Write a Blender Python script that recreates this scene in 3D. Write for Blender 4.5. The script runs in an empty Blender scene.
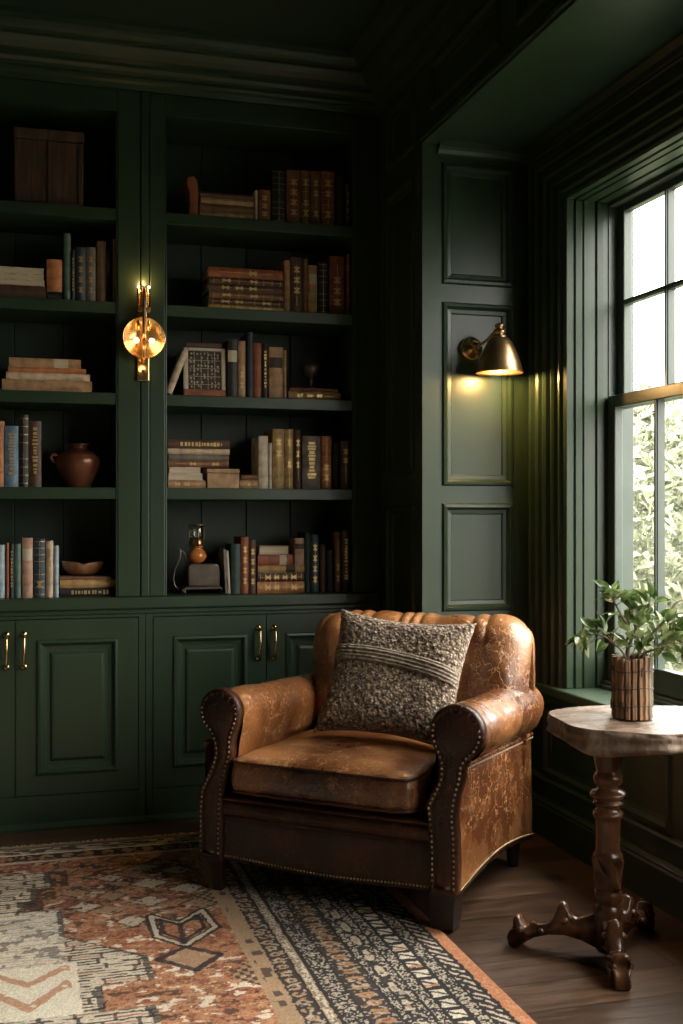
import bpy, bmesh, math, random
import numpy as np
from mathutils import Vector, Matrix, noise as mn
rnd = random.Random(7)
PI = math.pi
COL = bpy.context.scene.collection
R = math.radians

# ------------------------------------------------------------------ helpers
class MB:
    """collects geometry, builds ONE mesh object"""
    def __init__(s): s.v = []; s.f = []; s.sm = []
    def add(s, vs, fs, smooth=False, M=None):
        o = len(s.v)
        for p in vs:
            p = Vector(p)
            s.v.append(M @ p if M else p)
        for f in fs:
            s.f.append([o + i for i in f]); s.sm.append(smooth)
        return s
    def box(s, x0, x1, y0, y1, z0, z1, b=0.0, M=None):
        if b <= 0:
            vs = [(x, y, z) for z in (z0, z1) for y in (y0, y1) for x in (x0, x1)]
            return s.add(vs, [(0,2,3,1),(4,5,7,6),(0,1,5,4),(1,3,7,5),(3,2,6,7),(2,0,4,6)], False, M)
        bm = bmesh.new(); bmesh.ops.create_cube(bm, size=1)
        for v in bm.verts:
            v.co = Vector(((x0+x1)/2 + v.co.x*(x1-x0), (y0+y1)/2 + v.co.y*(y1-y0), (z0+z1)/2 + v.co.z*(z1-z0)))
        bmesh.ops.bevel(bm, geom=bm.edges[:], offset=b, segments=2, profile=.5, affect='EDGES')
        return s.bm(bm, M)
    def bm(s, bm, M=None, smooth=False):
        bm.verts.ensure_lookup_table(); bm.verts.index_update()
        s.add([v.co.copy() for v in bm.verts], [[v.index for v in f.verts] for f in bm.faces], smooth, M)
        bm.free(); return s
    def lathe(s, prof, n=24, M=None, wob=None, smooth=True):
        vs = []; fs = []
        for k, (r, z) in enumerate(prof):
            for i in range(n):
                a = 2*PI*i/n; rr = r*(wob(a, z) if wob else 1)
                vs.append((rr*math.cos(a), rr*math.sin(a), z))
        for k in range(len(prof)-1):
            for i in range(n):
                j = (i+1) % n
                fs.append((k*n+i, k*n+j, (k+1)*n+j, (k+1)*n+i))
        fs.append(tuple(reversed(range(n)))); fs.append(tuple((len(prof)-1)*n+i for i in range(n)))
        return s.add(vs, fs, smooth, M)
    def tube(s, pts, r, n=8, closed=False, M=None):
        pts = [Vector(p) for p in pts]; m = len(pts)
        rs = r if isinstance(r, (list, tuple)) else [r]*m
        vs = []; fs = []; up = None
        for i, p in enumerate(pts):
            if closed: t = pts[(i+1) % m] - pts[i-1]
            else: t = pts[min(i+1, m-1)] - pts[max(i-1, 0)]
            if t.length < 1e-9: t = Vector((0,0,1))
            t.normalize()
            if up is None:
                up = t.orthogonal().normalized()
            up = (up - t*up.dot(t))
            if up.length < 1e-6: up = t.orthogonal()
            up.normalize(); w = t.cross(up)
            for k in range(n):
                a = 2*PI*k/n
                vs.append(p + (up*math.cos(a) + w*math.sin(a))*rs[i])
        for i in range(m if closed else m-1):
            j = (i+1) % m
            for k in range(n):
                l = (k+1) % n
                fs.append((i*n+k, i*n+l, j*n+l, j*n+k))
        if not closed:
            fs.append(tuple(reversed(range(n)))); fs.append(tuple((m-1)*n+k for k in range(n)))
        return s.add(vs, fs, True, M)
    def prism(s, poly, d0, d1, mp, smooth=False):
        """poly of (a,b); mp(a,b,d)->xyz"""
        n = len(poly)
        vs = [mp(a, b, d0) for a, b in poly] + [mp(a, b, d1) for a, b in poly]
        fs = [(i, (i+1) % n, n+(i+1) % n, n+i) for i in range(n)]
        fs += [tuple(reversed(range(n))), tuple(range(n, 2*n))]
        return s.add(vs, fs, smooth)
    def ball(s, c, r, M=None, u=8, v=6, sc=(1,1,1)):
        bm = bmesh.new(); bmesh.ops.create_uvsphere(bm, u_segments=u, v_segments=v, radius=r)
        for q in bm.verts: q.co = Vector(c) + Vector((q.co.x*sc[0], q.co.y*sc[1], q.co.z*sc[2]))
        return s.bm(bm, M, True)
    def grid(s, fn, nu, nv, cu=False, cv=False, smooth=True):
        o = len(s.v); mu = nu if cu else nu+1; mv = nv if cv else nv+1
        vs = [fn(i/nu, j/nv) for j in range(mv) for i in range(mu)]
        fs = []
        for j in range(nv):
            for i in range(nu):
                i2 = (i+1) % mu; j2 = (j+1) % mv
                fs.append((j*mu+i, j*mu+i2, j2*mu+i2, j2*mu+i))
        return s.add(vs, fs, smooth)
    def build(s, name, mat, parent=None, recalc=True, merge=0, bevel=0, sub=0, angle=None):
        me = bpy.data.meshes.new(name)
        me.from_pydata([tuple(v) for v in s.v], [], s.f)
        me.polygons.foreach_set('use_smooth', s.sm)
        if recalc or merge:
            bm = bmesh.new(); bm.from_mesh(me)
            if merge: bmesh.ops.remove_doubles(bm, verts=bm.verts[:], dist=merge)
            if recalc: bmesh.ops.recalc_face_normals(bm, faces=bm.faces[:])
            bm.to_mesh(me); bm.free()
        me.materials.append(mat)
        ob = bpy.data.objects.new(name, me); COL.objects.link(ob)
        if parent: ob.parent = parent
        if bevel:
            m = ob.modifiers.new('bevel', 'BEVEL'); m.width = bevel; m.segments = 2; m.limit_method = 'ANGLE'; m.angle_limit = R(35)
        if sub:
            m = ob.modifiers.new('sub', 'SUBSURF'); m.levels = sub; m.render_levels = sub
        return ob

def tag(o, label=None, cat=None, group=None, kind=None):
    if label: o['label'] = label
    if cat: o['category'] = cat
    if group: o['group'] = group
    if kind: o['kind'] = kind
    return o
def empty(name, loc=(0,0,0), rot=(0,0,0)):
    o = bpy.data.objects.new(name, None); COL.objects.link(o); o.location = loc; o.rotation_euler = rot
    o.empty_display_size = .05
    return o
def struct(o, label=None): o['kind'] = 'structure'; return o

def rect_loft(mb, fm, a0, a1, b0, b1, steps):
    """concentric rectangle rings (inset, depth) ending in a flat field. fm(a,b,h) -> xyz"""
    base = len(mb.v); vs = []; fs = []
    for (ins, h) in steps:
        vs += [fm(a0+ins, b0+ins, h), fm(a1-ins, b0+ins, h), fm(a1-ins, b1-ins, h), fm(a0+ins, b1-ins, h)]
    for k in range(len(steps)-1):
        for i in range(4):
            j = (i+1) % 4
            fs.append((k*4+i, k*4+j, k*4+4+j, k*4+4+i))
    k = (len(steps)-1)*4
    fs.append((k, k+1, k+2, k+3))
    mb.add(vs, fs)
def panelled(mb, fm, a0, a1, b0, b1, rects, steps, holes=()):
    """a flat face with sunk panels at rects and openings at holes"""
    allr = list(rects) + list(holes)
    A = sorted({a0, a1} | {r[0] for r in allr} | {r[1] for r in allr})
    B = sorted({b0, b1} | {r[2] for r in allr} | {r[3] for r in allr})
    for i in range(len(A)-1):
        for j in range(len(B)-1):
            ca = (A[i]+A[i+1])/2; cb = (B[j]+B[j+1])/2
            if any(r[0] < ca < r[1] and r[2] < cb < r[3] for r in allr): continue
            mb.add([fm(A[i], B[j], 0), fm(A[i+1], B[j], 0), fm(A[i+1], B[j+1], 0), fm(A[i], B[j+1], 0)], [(0,1,2,3)])
    for r in rects: rect_loft(mb, fm, *r, steps)

# where a photo pixel's line of sight meets an upright plane facing the room (survey of the picture)
YAW = R(16.2); FPX = 1120.0; HOR = 518.0; HC = 1.2
def at(px, py, Y):
    a = (px-341.5)/FPX; b = (HOR-py)/FPX
    vx = math.sin(YAW) + a*math.cos(YAW); vy = math.cos(YAW) - a*math.sin(YAW)
    t = Y/vy
    return (vx*t, Y, HC + b*t)

# ------------------------------------------------------------------ materials
def newmat(name):
    m = bpy.data.materials.new(name); m.use_nodes = True
    nt = m.node_tree; b = nt.nodes['Principled BSDF']
    return m, nt, b
def N(nt, t, **kw):
    n = nt.nodes.new(t)
    for k, v in kw.items():
        if k in n.inputs: n.inputs[k].default_value = v
        else: setattr(n, k, v)
    return n
def ramp(nt, stops, fac):
    n = nt.nodes.new('ShaderNodeValToRGB'); e = n.color_ramp.elements
    while len(e) < len(stops): e.new(.5)
    for q, (p, c) in zip(e, stops): q.position = p; q.color = (*c, 1) if len(c) == 3 else c
    nt.links.new(fac, n.inputs[0]); return n
def coords(nt, scale=(1,1,1), kind='Object'):
    tc = nt.nodes.new('ShaderNodeTexCoord'); mp = nt.nodes.new('ShaderNodeMapping')
    mp.inputs['Scale'].default_value = scale
    nt.links.new(tc.outputs[kind], mp.inputs[0]); return mp.outputs[0]
def bump(nt, b, h, strength=.3, dist=.01, prev=None):
    n = nt.nodes.new('ShaderNodeBump'); n.inputs['Strength'].default_value = strength; n.inputs['Distance'].default_value = dist
    nt.links.new(h, n.inputs['Height'])
    if prev: nt.links.new(prev.outputs[0], n.inputs['Normal'])
    nt.links.new(n.outputs[0], b.inputs['Normal']); return n

def mottled(name, c1, c2, scale=8, rough=.5, metal=0, bs=.2, bd=.003, bscale=60, stretch=(1,1,1), detail=5, coat=0):
    m, nt, b = newmat(name); co = coords(nt, stretch)
    n = N(nt, 'ShaderNodeTexNoise', Scale=scale, Detail=detail); nt.links.new(co, n.inputs['Vector'])
    r = ramp(nt, [(.3, c1), (.7, c2)], n.outputs[0]); nt.links.new(r.outputs[0], b.inputs['Base Color'])
    b.inputs['Roughness'].default_value = rough; b.inputs['Metallic'].default_value = metal
    b.inputs['Coat Weight'].default_value = coat
    if bs:
        n2 = N(nt, 'ShaderNodeTexNoise', Scale=bscale, Detail=4); nt.links.new(co, n2.inputs['Vector'])
        bump(nt, b, n2.outputs[0], bs, bd)
    return m
def plain(name, c, rough=.5, metal=0, emit=None, es=0):
    m, nt, b = newmat(name)
    b.inputs['Base Color'].default_value = (*c, 1); b.inputs['Roughness'].default_value = rough; b.inputs['Metallic'].default_value = metal
    if emit: b.inputs['Emission Color'].default_value = (*emit, 1); b.inputs['Emission Strength'].default_value = es
    return m

G1 = (.022, .041, .021); G2 = (.030, .053, .027)
M = {}
M['green'] = mottled('green_paint', G1, G2, 3, .35, bs=.12, bd=.0015, bscale=90, stretch=(1,1,.15))
M['green_ceiling'] = mottled('ceiling_paint', (.018,.036,.022), (.022,.042,.026), 3, .6, bs=.05)
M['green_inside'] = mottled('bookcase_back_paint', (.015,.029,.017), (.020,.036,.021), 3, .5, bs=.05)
M['brass'] = mottled('aged_brass', (.62,.40,.17), (.80,.56,.28), 14, .22, 1, .05, .001)
M['brass_dark'] = mottled('dark_brass', (.30,.18,.08), (.55,.36,.17), 20, .32, 1, .1, .001)
M['nail'] = plain('nail_brass', (.50,.36,.22), .35, 1)
M['bronze'] = mottled('warm_bronze', (.50,.29,.13), (.80,.52,.27), 16, .33, 1, .06, .001)
M['copper'] = mottled('copper_glaze', (.10,.035,.018), (.24,.085,.04), 9, .28, .3, .1, .002, 30)
M['black_wood'] = mottled('ebonised_wood', (.012,.007,.005), (.028,.014,.009), 12, .35, bs=.1)
M['bulb'] = plain('lit_bulb', (1,.8,.5), .3, 0, (1,.76,.45), 5)
M['iron'] = mottled('pewter', (.07,.05,.04), (.22,.17,.13), 10, .33, .6, .2, .002)
M['glass_amber'] = mottled('amber_glass', (.45,.13,.03), (.65,.24,.06), 6, .12, .1, 0)
M['paper'] = mottled('page_edges', (.42,.33,.22), (.60,.50,.36), 90, .8, bs=.4, bd=.001, bscale=300, stretch=(1,.1,.05))
M['gold'] = plain('gilt', (.62,.42,.18), .4, .7)
M['cream_lbl'] = mottled('cream_label', (.45,.37,.27), (.62,.53,.40), 30, .7)
M['dark_lbl'] = mottled('dark_label', (.03,.02,.015), (.07,.04,.03), 30, .6)

def thin_glass(name, tint=(1,1,1), refl=.07, rough=.0):
    m = bpy.data.materials.new(name); m.use_nodes = True; nt = m.node_tree; nt.nodes.clear()
    o = nt.nodes.new('ShaderNodeOutputMaterial'); mx = nt.nodes.new('ShaderNodeMixShader')
    t = nt.nodes.new('ShaderNodeBsdfTransparent'); t.inputs[0].default_value = (*tint, 1)
    g = nt.nodes.new('ShaderNodeBsdfGlossy'); g.inputs['Roughness'].default_value = rough
    mx.inputs[0].default_value = refl
    nt.links.new(t.outputs[0], mx.inputs[1]); nt.links.new(g.outputs[0], mx.inputs[2]); nt.links.new(mx.outputs[0], o.inputs[0])
    return m
M['glass'] = thin_glass('window_glass', (.97,.98,.97), .05)
M['clear'] = thin_glass('clear_glass', (.80,.78,.72), .16)

# leather: dark hide with tan worn clouds, pale crackle and scratches
def leather(name, worn=.5, dark=(.026,.009,.005), mid=(.120,.038,.013), tan=(.34,.125,.037), rough=.28, crack=(.72,.40,.17), coat=.5, spec=.6):
    m, nt, b = newmat(name); co = coords(nt); L = nt.links.new
    n0 = N(nt, 'ShaderNodeTexNoise', Scale=3.4, Detail=6, Roughness=.55, Distortion=.15); L(co, n0.inputs['Vector'])
    r0 = ramp(nt, [(.34-worn*.26, dark), (.50-worn*.16, mid), (.72-worn*.16, tan)], n0.outputs[0])
    nw = N(nt, 'ShaderNodeTexNoise', Scale=11, Detail=4, Roughness=.6); L(co, nw.inputs['Vector'])
    ad = N(nt, 'ShaderNodeVectorMath', operation='MULTIPLY_ADD'); L(nw.outputs['Color'], ad.inputs[0])
    ad.inputs[1].default_value = (.20,.20,.20); L(co, ad.inputs[2])
    v = N(nt, 'ShaderNodeTexVoronoi', feature='DISTANCE_TO_EDGE', Scale=18); L(ad.outputs[0], v.inputs['Vector'])
    line = ramp(nt, [(.0, (1,1,1)), (.02, (.8,.8,.8)), (.045, (0,0,0))], v.outputs['Distance'])
    v2 = N(nt, 'ShaderNodeTexVoronoi', feature='DISTANCE_TO_EDGE', Scale=42); L(ad.outputs[0], v2.inputs['Vector'])
    line2 = ramp(nt, [(.0, (1,1,1)), (.07, (0,0,0))], v2.outputs['Distance'])
    nm = N(nt, 'ShaderNodeTexNoise', Scale=7.0, Detail=5, Roughness=.7); L(co, nm.inputs['Vector'])
    msk = ramp(nt, [(.44, (0,0,0)), (.55, (1,1,1))], nm.outputs[0])
    nm2 = N(nt, 'ShaderNodeTexNoise', Scale=5.0, Detail=5, Roughness=.7); L(ad.outputs[0], nm2.inputs['Vector'])
    msk2 = ramp(nt, [(.48, (0,0,0)), (.60, (1,1,1))], nm2.outputs[0])
    mul = N(nt, 'ShaderNodeMath', operation='MULTIPLY'); L(line.outputs[0], mul.inputs[0]); L(msk.outputs[0], mul.inputs[1])
    mulb = N(nt, 'ShaderNodeMath', operation='MULTIPLY'); L(line2.outputs[0], mulb.inputs[0]); L(msk2.outputs[0], mulb.inputs[1])
    mh = N(nt, 'ShaderNodeMath', operation='MULTIPLY'); L(mulb.outputs[0], mh.inputs[0]); mh.inputs[1].default_value = .5
    mxx = N(nt, 'ShaderNodeMath', operation='MAXIMUM'); L(mul.outputs[0], mxx.inputs[0]); L(mh.outputs[0], mxx.inputs[1])
    mul2 = N(nt, 'ShaderNodeMath', operation='MULTIPLY'); L(mxx.outputs[0], mul2.inputs[0]); mul2.inputs[1].default_value = .10+.85*worn
    mx = N(nt, 'ShaderNodeMix', data_type='RGBA'); L(mul2.outputs[0], mx.inputs['Factor']); L(r0.outputs[0], mx.inputs['A'])
    mx.inputs['B'].default_value = (*crack, 1)
    L(mx.outputs['Result'], b.inputs['Base Color'])
    rr = ramp(nt, [(.3, (rough-.06,)*3), (.75, (rough+.12,)*3)], n0.outputs[0]); L(rr.outputs[0], b.inputs['Roughness'])
    b.inputs['Specular IOR Level'].default_value = spec; b.inputs['Coat Weight'].default_value = coat; b.inputs['Coat Roughness'].default_value = .15
    n3 = N(nt, 'ShaderNodeTexNoise', Scale=16, Detail=7, Roughness=.62); L(ad.outputs[0], n3.inputs['Vector'])
    b1 = bump(nt, b, n3.outputs[0], .40, .006)
    b2 = bump(nt, b, line.outputs[0], .4, .003, b1); b2.invert = True
    b3 = bump(nt, b, line2.outputs[0], .3, .0018, b2); b3.invert = True
    return m
M['leather'] = leather('worn_leather', .66)
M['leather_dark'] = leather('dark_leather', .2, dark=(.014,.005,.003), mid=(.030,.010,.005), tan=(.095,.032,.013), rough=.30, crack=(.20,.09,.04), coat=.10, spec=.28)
M['leather_seat'] = leather('seat_leather', .62, tan=(.42,.185,.065), rough=.32)
M['leather_border'] = leather('border_leather', .38, mid=(.06,.021,.010), tan=(.20,.075,.028), rough=.30, crack=(.50,.26,.12), coat=.25, spec=.4)  # cushion boxing: dark patina, deepened further to carry the front's shade
M['leather_back'] = leather('back_leather', .66, tan=(.44,.19,.070), rough=.27)

def boucle():
    m, nt, b = newmat('boucle_wool'); co = coords(nt); L = nt.links.new
    v = N(nt, 'ShaderNodeTexVoronoi', Scale=105, Randomness=1.0); L(co, v.inputs['Vector'])
    n = N(nt, 'ShaderNodeTexNoise', Scale=75, Detail=4, Roughness=.75); L(co, n.inputs['Vector'])
    r1 = ramp(nt, [(.40, (.06,.044,.033)), (.49, (.25,.175,.12)), (.62, (.66,.51,.37))], n.outputs[0])
    r2 = ramp(nt, [(.15, (1,1,1)), (.75, (.32,.28,.25))], v.outputs['Distance'])
    mx = N(nt, 'ShaderNodeMix', data_type='RGBA', blend_type='MULTIPLY'); mx.inputs['Factor'].default_value = .8
    L(r1.outputs[0], mx.inputs['A']); L(r2.outputs[0], mx.inputs['B']); L(mx.outputs['Result'], b.inputs['Base Color'])
    b.inputs['Roughness'].default_value = .95; b.inputs['Sheen Weight'].default_value = .2
    bb = bump(nt, b, v.outputs['Distance'], .9, .006); bb.invert = True
    bump(nt, b, n.outputs[0], .6, .004, bb)
    return m
M['boucle'] = boucle()
M['boucle_band'] = mottled('ribbed_knit', (.09,.068,.05), (.36,.285,.215), 110, .95, bs=.9, bd=.004, bscale=110, stretch=(.6,1,1.3))

def wood(name, c1, c2, c3, sc=(1,1,1), scale=6, rough=.45, bs=.25, dist=3):
    m, nt, b = newmat(name); co = coords(nt, sc); L = nt.links.new
    n = N(nt, 'ShaderNodeTexNoise', Scale=scale, Detail=8, Roughness=.6, Distortion=dist*.2); L(co, n.inputs['Vector'])
    r = ramp(nt, [(.28, c1), (.5, c2), (.72, c3)], n.outputs[0]); L(r.outputs[0], b.inputs['Base Color'])
    b.inputs['Roughness'].default_value = rough
    n2 = N(nt, 'ShaderNodeTexNoise', Scale=scale*5, Detail=5); L(co, n2.inputs['Vector'])
    bump(nt, b, n2.outputs[0], bs, .004)
    return m
M['table_wood'] = wood('carved_wood', (.018,.007,.004), (.080,.031,.014), (.23,.10,.043), (1,1,.35), 14, .24)
M['slab_side'] = wood('slab_bark', (.06,.036,.022), (.17,.11,.075), (.34,.25,.18), (1,1,.5), 18, .7, .8)
M['slab_top'] = wood('slab_top_wood', (.035,.019,.012), (.20,.135,.095), (.42,.32,.25), (2,5,1), 7, .36, .8)
M['box_wood'] = wood('old_box_wood', (.03,.013,.008), (.075,.034,.02), (.14,.07,.04), (6,1,.6), 8, .6)
M['bark_a'] = wood('bark_strip_orange', (.08,.035,.015), (.28,.15,.075), (.42,.25,.14), (1,1,.15), 40, .7, .7)
M['bark_b'] = wood('bark_strip_grey', (.07,.055,.035), (.20,.16,.11), (.36,.30,.21), (1,1,.15), 40, .7, .7)
M['branch'] = wood('branch_bark', (.06,.04,.02), (.17,.12,.07), (.30,.24,.15), (1,1,.4), 40, .7)
def leafmat():
    m, nt, b = newmat('leaf_green'); co = coords(nt); L = nt.links.new
    n = N(nt, 'ShaderNodeTexNoise', Scale=22, Detail=3); L(co, n.inputs['Vector'])
    r = ramp(nt, [(.34, (.045,.080,.022)), (.5, (.14,.22,.065)), (.64, (.48,.54,.27))], n.outputs[0]); L(r.outputs[0], b.inputs['Base Color'])
    tr = nt.nodes.new('ShaderNodeBsdfTranslucent'); L(r.outputs[0], tr.inputs[0]); ms = nt.nodes.new('ShaderNodeMixShader'); ms.inputs[0].default_value = .25
    out = nt.nodes['Material Output']; L(b.outputs[0], ms.inputs[1]); L(tr.outputs[0], ms.inputs[2]); L(ms.outputs[0], out.inputs[0])
    b.inputs['Roughness'].default_value = .28; b.inputs['Transmission Weight'].default_value = 0
    b.inputs['Subsurface Weight'].default_value = .0
    return m
M['leaf'] = leafmat()

def floor_mat():
    m, nt, b = newmat('dark_oak_boards'); L = nt.links.new
    co = coords(nt)
    br = N(nt, 'ShaderNodeTexBrick', Scale=1.0); L(co, br.inputs['Vector'])
    br.inputs['Color1'].default_value = (.058,.033,.020,1); br.inputs['Color2'].default_value = (.125,.075,.047,1)
    br.inputs['Mortar'].default_value = (.010,.006,.004,1); br.inputs['Mortar Size'].default_value = .0022
    br.inputs['Brick Width'].default_value = 1.7; br.inputs['Row Height'].default_value = .155; br.offset = .37
    c2 = coords(nt, (1.2,14,1))
    n = N(nt, 'ShaderNodeTexNoise', Scale=4, Detail=8, Roughness=.65, Distortion=.6); L(c2, n.inputs['Vector'])
    r = ramp(nt, [(.30, (.30,.27,.25)), (.70, (1.6,1.5,1.4))], n.outputs[0])
    mx = N(nt, 'ShaderNodeMix', data_type='RGBA', blend_type='MULTIPLY'); mx.inputs['Factor'].default_value = 1
    L(br.outputs[0], mx.inputs['A']); L(r.outputs[0], mx.inputs['B']); L(mx.outputs['Result'], b.inputs['Base Color'])
    rr = ramp(nt, [(.2, (.24,)*3), (.8, (.46,)*3)], n.outputs[0]); L(rr.outputs[0], b.inputs['Roughness'])
    b1 = bump(nt, b, n.outputs[0], .25, .003); bb = bump(nt, b, br.outputs['Fac'], .5, .003, b1); bb.invert = True
    return m
M['floor'] = floor_mat()

def bookmat(name, c, rough=.55, metal=0):
    c1 = tuple(x*.55 for x in c); c2 = tuple(min(1, x*1.35) for x in c)
    return mottled(name, c1, c2, 28, rough, metal, .35, .0012, 160, detail=6)
BC = dict(
 tan=('tan', (.42,.24,.12)), light=('pale beige', (.60,.45,.31)), brown=('brown', (.20,.09,.042)), red=('dark red', (.24,.07,.035)),
 orange=('orange-brown', (.48,.18,.065)), black=('black', (.018,.016,.016)), gray=('grey', (.19,.15,.12)), blue=('blue', (.14,.22,.30)),
 navy=('dark navy', (.03,.045,.06)), teal=('teal green', (.10,.17,.14)), dgreen=('dark green', (.025,.05,.04)), white=('off-white', (.60,.49,.37)),
 gold=('golden tan', (.42,.25,.09)), pink=('pinkish beige', (.45,.26,.17)), rust=('rust red', (.30,.085,.035)), sky=('pale blue', (.35,.45,.50)),
 dbrown=('dark brown', (.09,.042,.024)))
for k, (nm, c) in BC.items(): M['bk_'+k] = bookmat('book_cloth_'+k, c)

# ------------------------------------------------------------------ room shell
D = 4.47            # face of the built-in bookcase
XP = 1.467          # face of the corner pier / beam
YN = 3.96           # face of the niche return
XW = 1.92           # window wall
ZS = 2.62           # niche soffit
ZC = 3.075          # ceiling
NE = .20           # near end of niche
g = M['green']
mb = MB().box(-2.6, 2.3, -1.9, 5.0, -.06, 0); struct(mb.build('floor', M['floor']))
mb = MB().box(-2.6, 2.3, -1.9, 5.0, ZC, ZC+.08); struct(mb.build('ceiling', M['green_ceiling']))
mb = MB().box(-2.6, 2.0, 4.86, 5.0, 0, ZC)
struct(mb.build('wall_back', M['green_inside']))
mb = MB().box(-2.6, -.535, D, 4.86, 0, ZC); struct(mb.build('wall_back_left', g))
mb = MB().box(-2.6, -2.5, -1.9, 4.86, 0, ZC); struct(mb.build('wall_left', g))

steps = [(0, 0), (.006, .010), (.016, .012), (.022, .004), (.026, -.004), (.040, -.006), (.044, -.012)]
# pier face (X = XP), looking towards -X
fp = lambda a, b, h: (XP - h, a, b)
mb = MB(); panelled(mb, fp, YN, D+.001, 0, ZC, [(4.04, 4.37, 1.37, 2.52), (4.04, 4.37, .78, 1.25), (4.04, 4.37, .2, .66), (4.04, 4.37, 2.62, 2.86)], steps)
mb.box(XP+.02, 2.3, YN+.02, 4.86, 0, ZC); struct(mb.build('wall_pier', g))
# niche return (Y = YN), facing the camera
fn = lambda a, b, h: (a, YN - h, b)
mb = MB(); panelled(mb, fn, XP, XW+.06, 0, ZC, [(1.545, 1.838, 2.085, 2.545), (1.545, 1.838, 1.322, 2.018), (1.545, 1.838, .845, 1.257), (1.545, 1.838, .2, .76)], steps)
mb.prism([(YN+.001, 2.57), (YN-.012, 2.575), (YN-.018, 2.588), (YN-.03, 2.597), (YN-.035, 2.62), (YN+.001, 2.62)], XP+.06, XW, lambda a, b, d: (d, a, b))
struct(mb.build('wall_niche', g))
# beam over the niche with sunk panels + soffit
mb = MB()
panelled(mb, fp, NE, YN, ZS, ZC, [(3.25, 3.86, 2.695, 2.87), (2.5, 3.13, 2.695, 2.87), (1.75, 2.38, 2.695, 2.87), (1.0, 1.63, 2.695, 2.87)], steps)
mb.add([(XP, NE, ZS), (XW+.05, NE, ZS), (XW+.05, YN, ZS), (XP, YN, ZS)], [(0,1,2,3)])
mb.box(XP+.02, XW+.05, NE, YN, ZS+.006, ZC)
mb.box(XP-.012, XP, NE, YN, ZS, ZS+.016); mb.box(XP-.012, XP, NE, YN, ZS+.026, ZS+.04)
struct(mb.build('wall_beam', g))
mb = MB()
mb.box(XP, XP+.075, NE, YN, ZS-.010, ZS-.0005)
mb.prism([(XW, ZS-.05), (XW-.010, ZS-.048), (XW-.018, ZS-.03), (XW-.034, ZS-.022), (XW-.045, ZS-.001), (XW, ZS-.001)], NE, YN, lambda a, b, d: (a, d, b))
struct(mb.build('trim_1', g))
# near pier closing the niche
V0, V1 = -1.65, -.25
mb = MB().box(XP, 2.3, V1, NE, 0, ZC); mb.box(XP, 2.3, -1.9, V0, 0, ZC); mb.box(XP, 1.65, V0, V1, 0, .6); mb.box(XP, 1.65, V0, V1, 2.45, ZC)
struct(mb.build('wall_right_near', g))
w2 = struct(empty('unseen_fill_window'))  # window added out of view to fill rug and cabinet fronts with light
mb = MB()
for k in range(5): mb.box(1.56, 1.60, V0+(V1-V0)*k/4-.015, V0+(V1-V0)*k/4+.015, .6, 2.45)
for z in (.62, 1.08, 1.53, 1.98, 2.43): mb.box(1.565, 1.595, V0, V1, z-.02, z+.02)
W2M = mb

# window wall
WY0, WY1, WZ0, WZ1 = .515, 3.69, .58, 2.37
fw = lambda a, b, h: (XW - h, a, b)
mb = MB()
panelled(mb, fw, NE, YN, 0, ZS, [(3.0, 3.86, .235, .50), (2.1, 2.9, .235, .50), (1.2, 2.0, .235, .50), (.3, 1.1, .235, .50)], steps, holes=[(WY0, WY1, WZ0-.04, WZ1)])
# solid around the opening
mb.box(XW+.02, 2.2, WY1, YN+.02, 0, ZS+.2); mb.box(XW+.02, 2.2, NE, WY0, 0, ZS+.2)
mb.box(XW+.02, 2.2, WY0, WY1, 0, WZ0-.045); mb.box(XW+.02, 2.2, WY0, WY1, WZ1+.03, ZS+.2)
# head of the opening, reeded
mb.box(XW, 2.2, WY0, WY1, WZ1, WZ1+.03)
struct(mb.build('wall_right', g))
# baseboards
def basebd(mb, mp, d0, d1):
    mb.prism([(-.002, 0), (.022, 0), (.022, .118), (.017, .126), (.020, .132), (.014, .141), (.004, .147), (-.002, .147)], d0, d1, mp)
mb = MB(); basebd(mb, lambda a, b, d: (XW-a, d, b), NE, YN); struct(mb.build('baseboard_right', g))
mb = MB(); basebd(mb, lambda a, b, d: (d, YN-a, b), XP-.02, XW); basebd(mb, lambda a, b, d: (XP-a, d, b), YN, 4.46); struct(mb.build('baseboard_niche', g))
# panel moulding line under the sill
mb = MB()
for z in (.205,): mb.prism([(0, z), (.012, z+.004), (.016, z+.012), (.010, z+.02), (0, z+.024)], NE, YN, lambda a, b, d: (XW-a, d, b))
mb.prism([(0, .50), (.010, .503), (.020, .515), (.024, .538), (0, .538)], NE, YN, lambda a, b, d: (XW-a, d, b))
struct(mb.build('trim_2', g))

# casing: stacked beads swept round three sides, mitred
prof = [(0, 0), (0, .030), (.010, .034), (.018, .030), (.022, .016), (.050, .014), (.054, .026), (.062, .034), (.072, .036), (.082, .030), (.086, .014),
        (.104, .012), (.108, .024), (.116, .032), (.126, .032), (.134, .024), (.138, .008), (.154, .006), (.158, .016), (.165, .022), (.173, .022), (.180, .014), (.184, .0), (.198, -.002),
        (.202, .008), (.209, .014), (.217, .012), (.222, .004), (.226, -.008), (.240, -.010)]
CY1 = 3.93; CY0 = WY0 - (CY1-WY1); CZ = 2.57; kz = (CZ-WZ1)/(CY1-WY1)
mb = MB(); vs = []; fs = []
for (i, h) in prof:
    vs += [(XW-h, CY1-i, WZ0), (XW-h, CY1-i, CZ-i*kz), (XW-h, CY0+i, CZ-i*kz), (XW-h, CY0+i, WZ0)]
for k in range(len(prof)-1):
    for q in range(3): fs.append((k*4+q, k*4+q+1, k*4+5+q, k*4+4+q))
mb.add(vs, fs)
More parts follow.
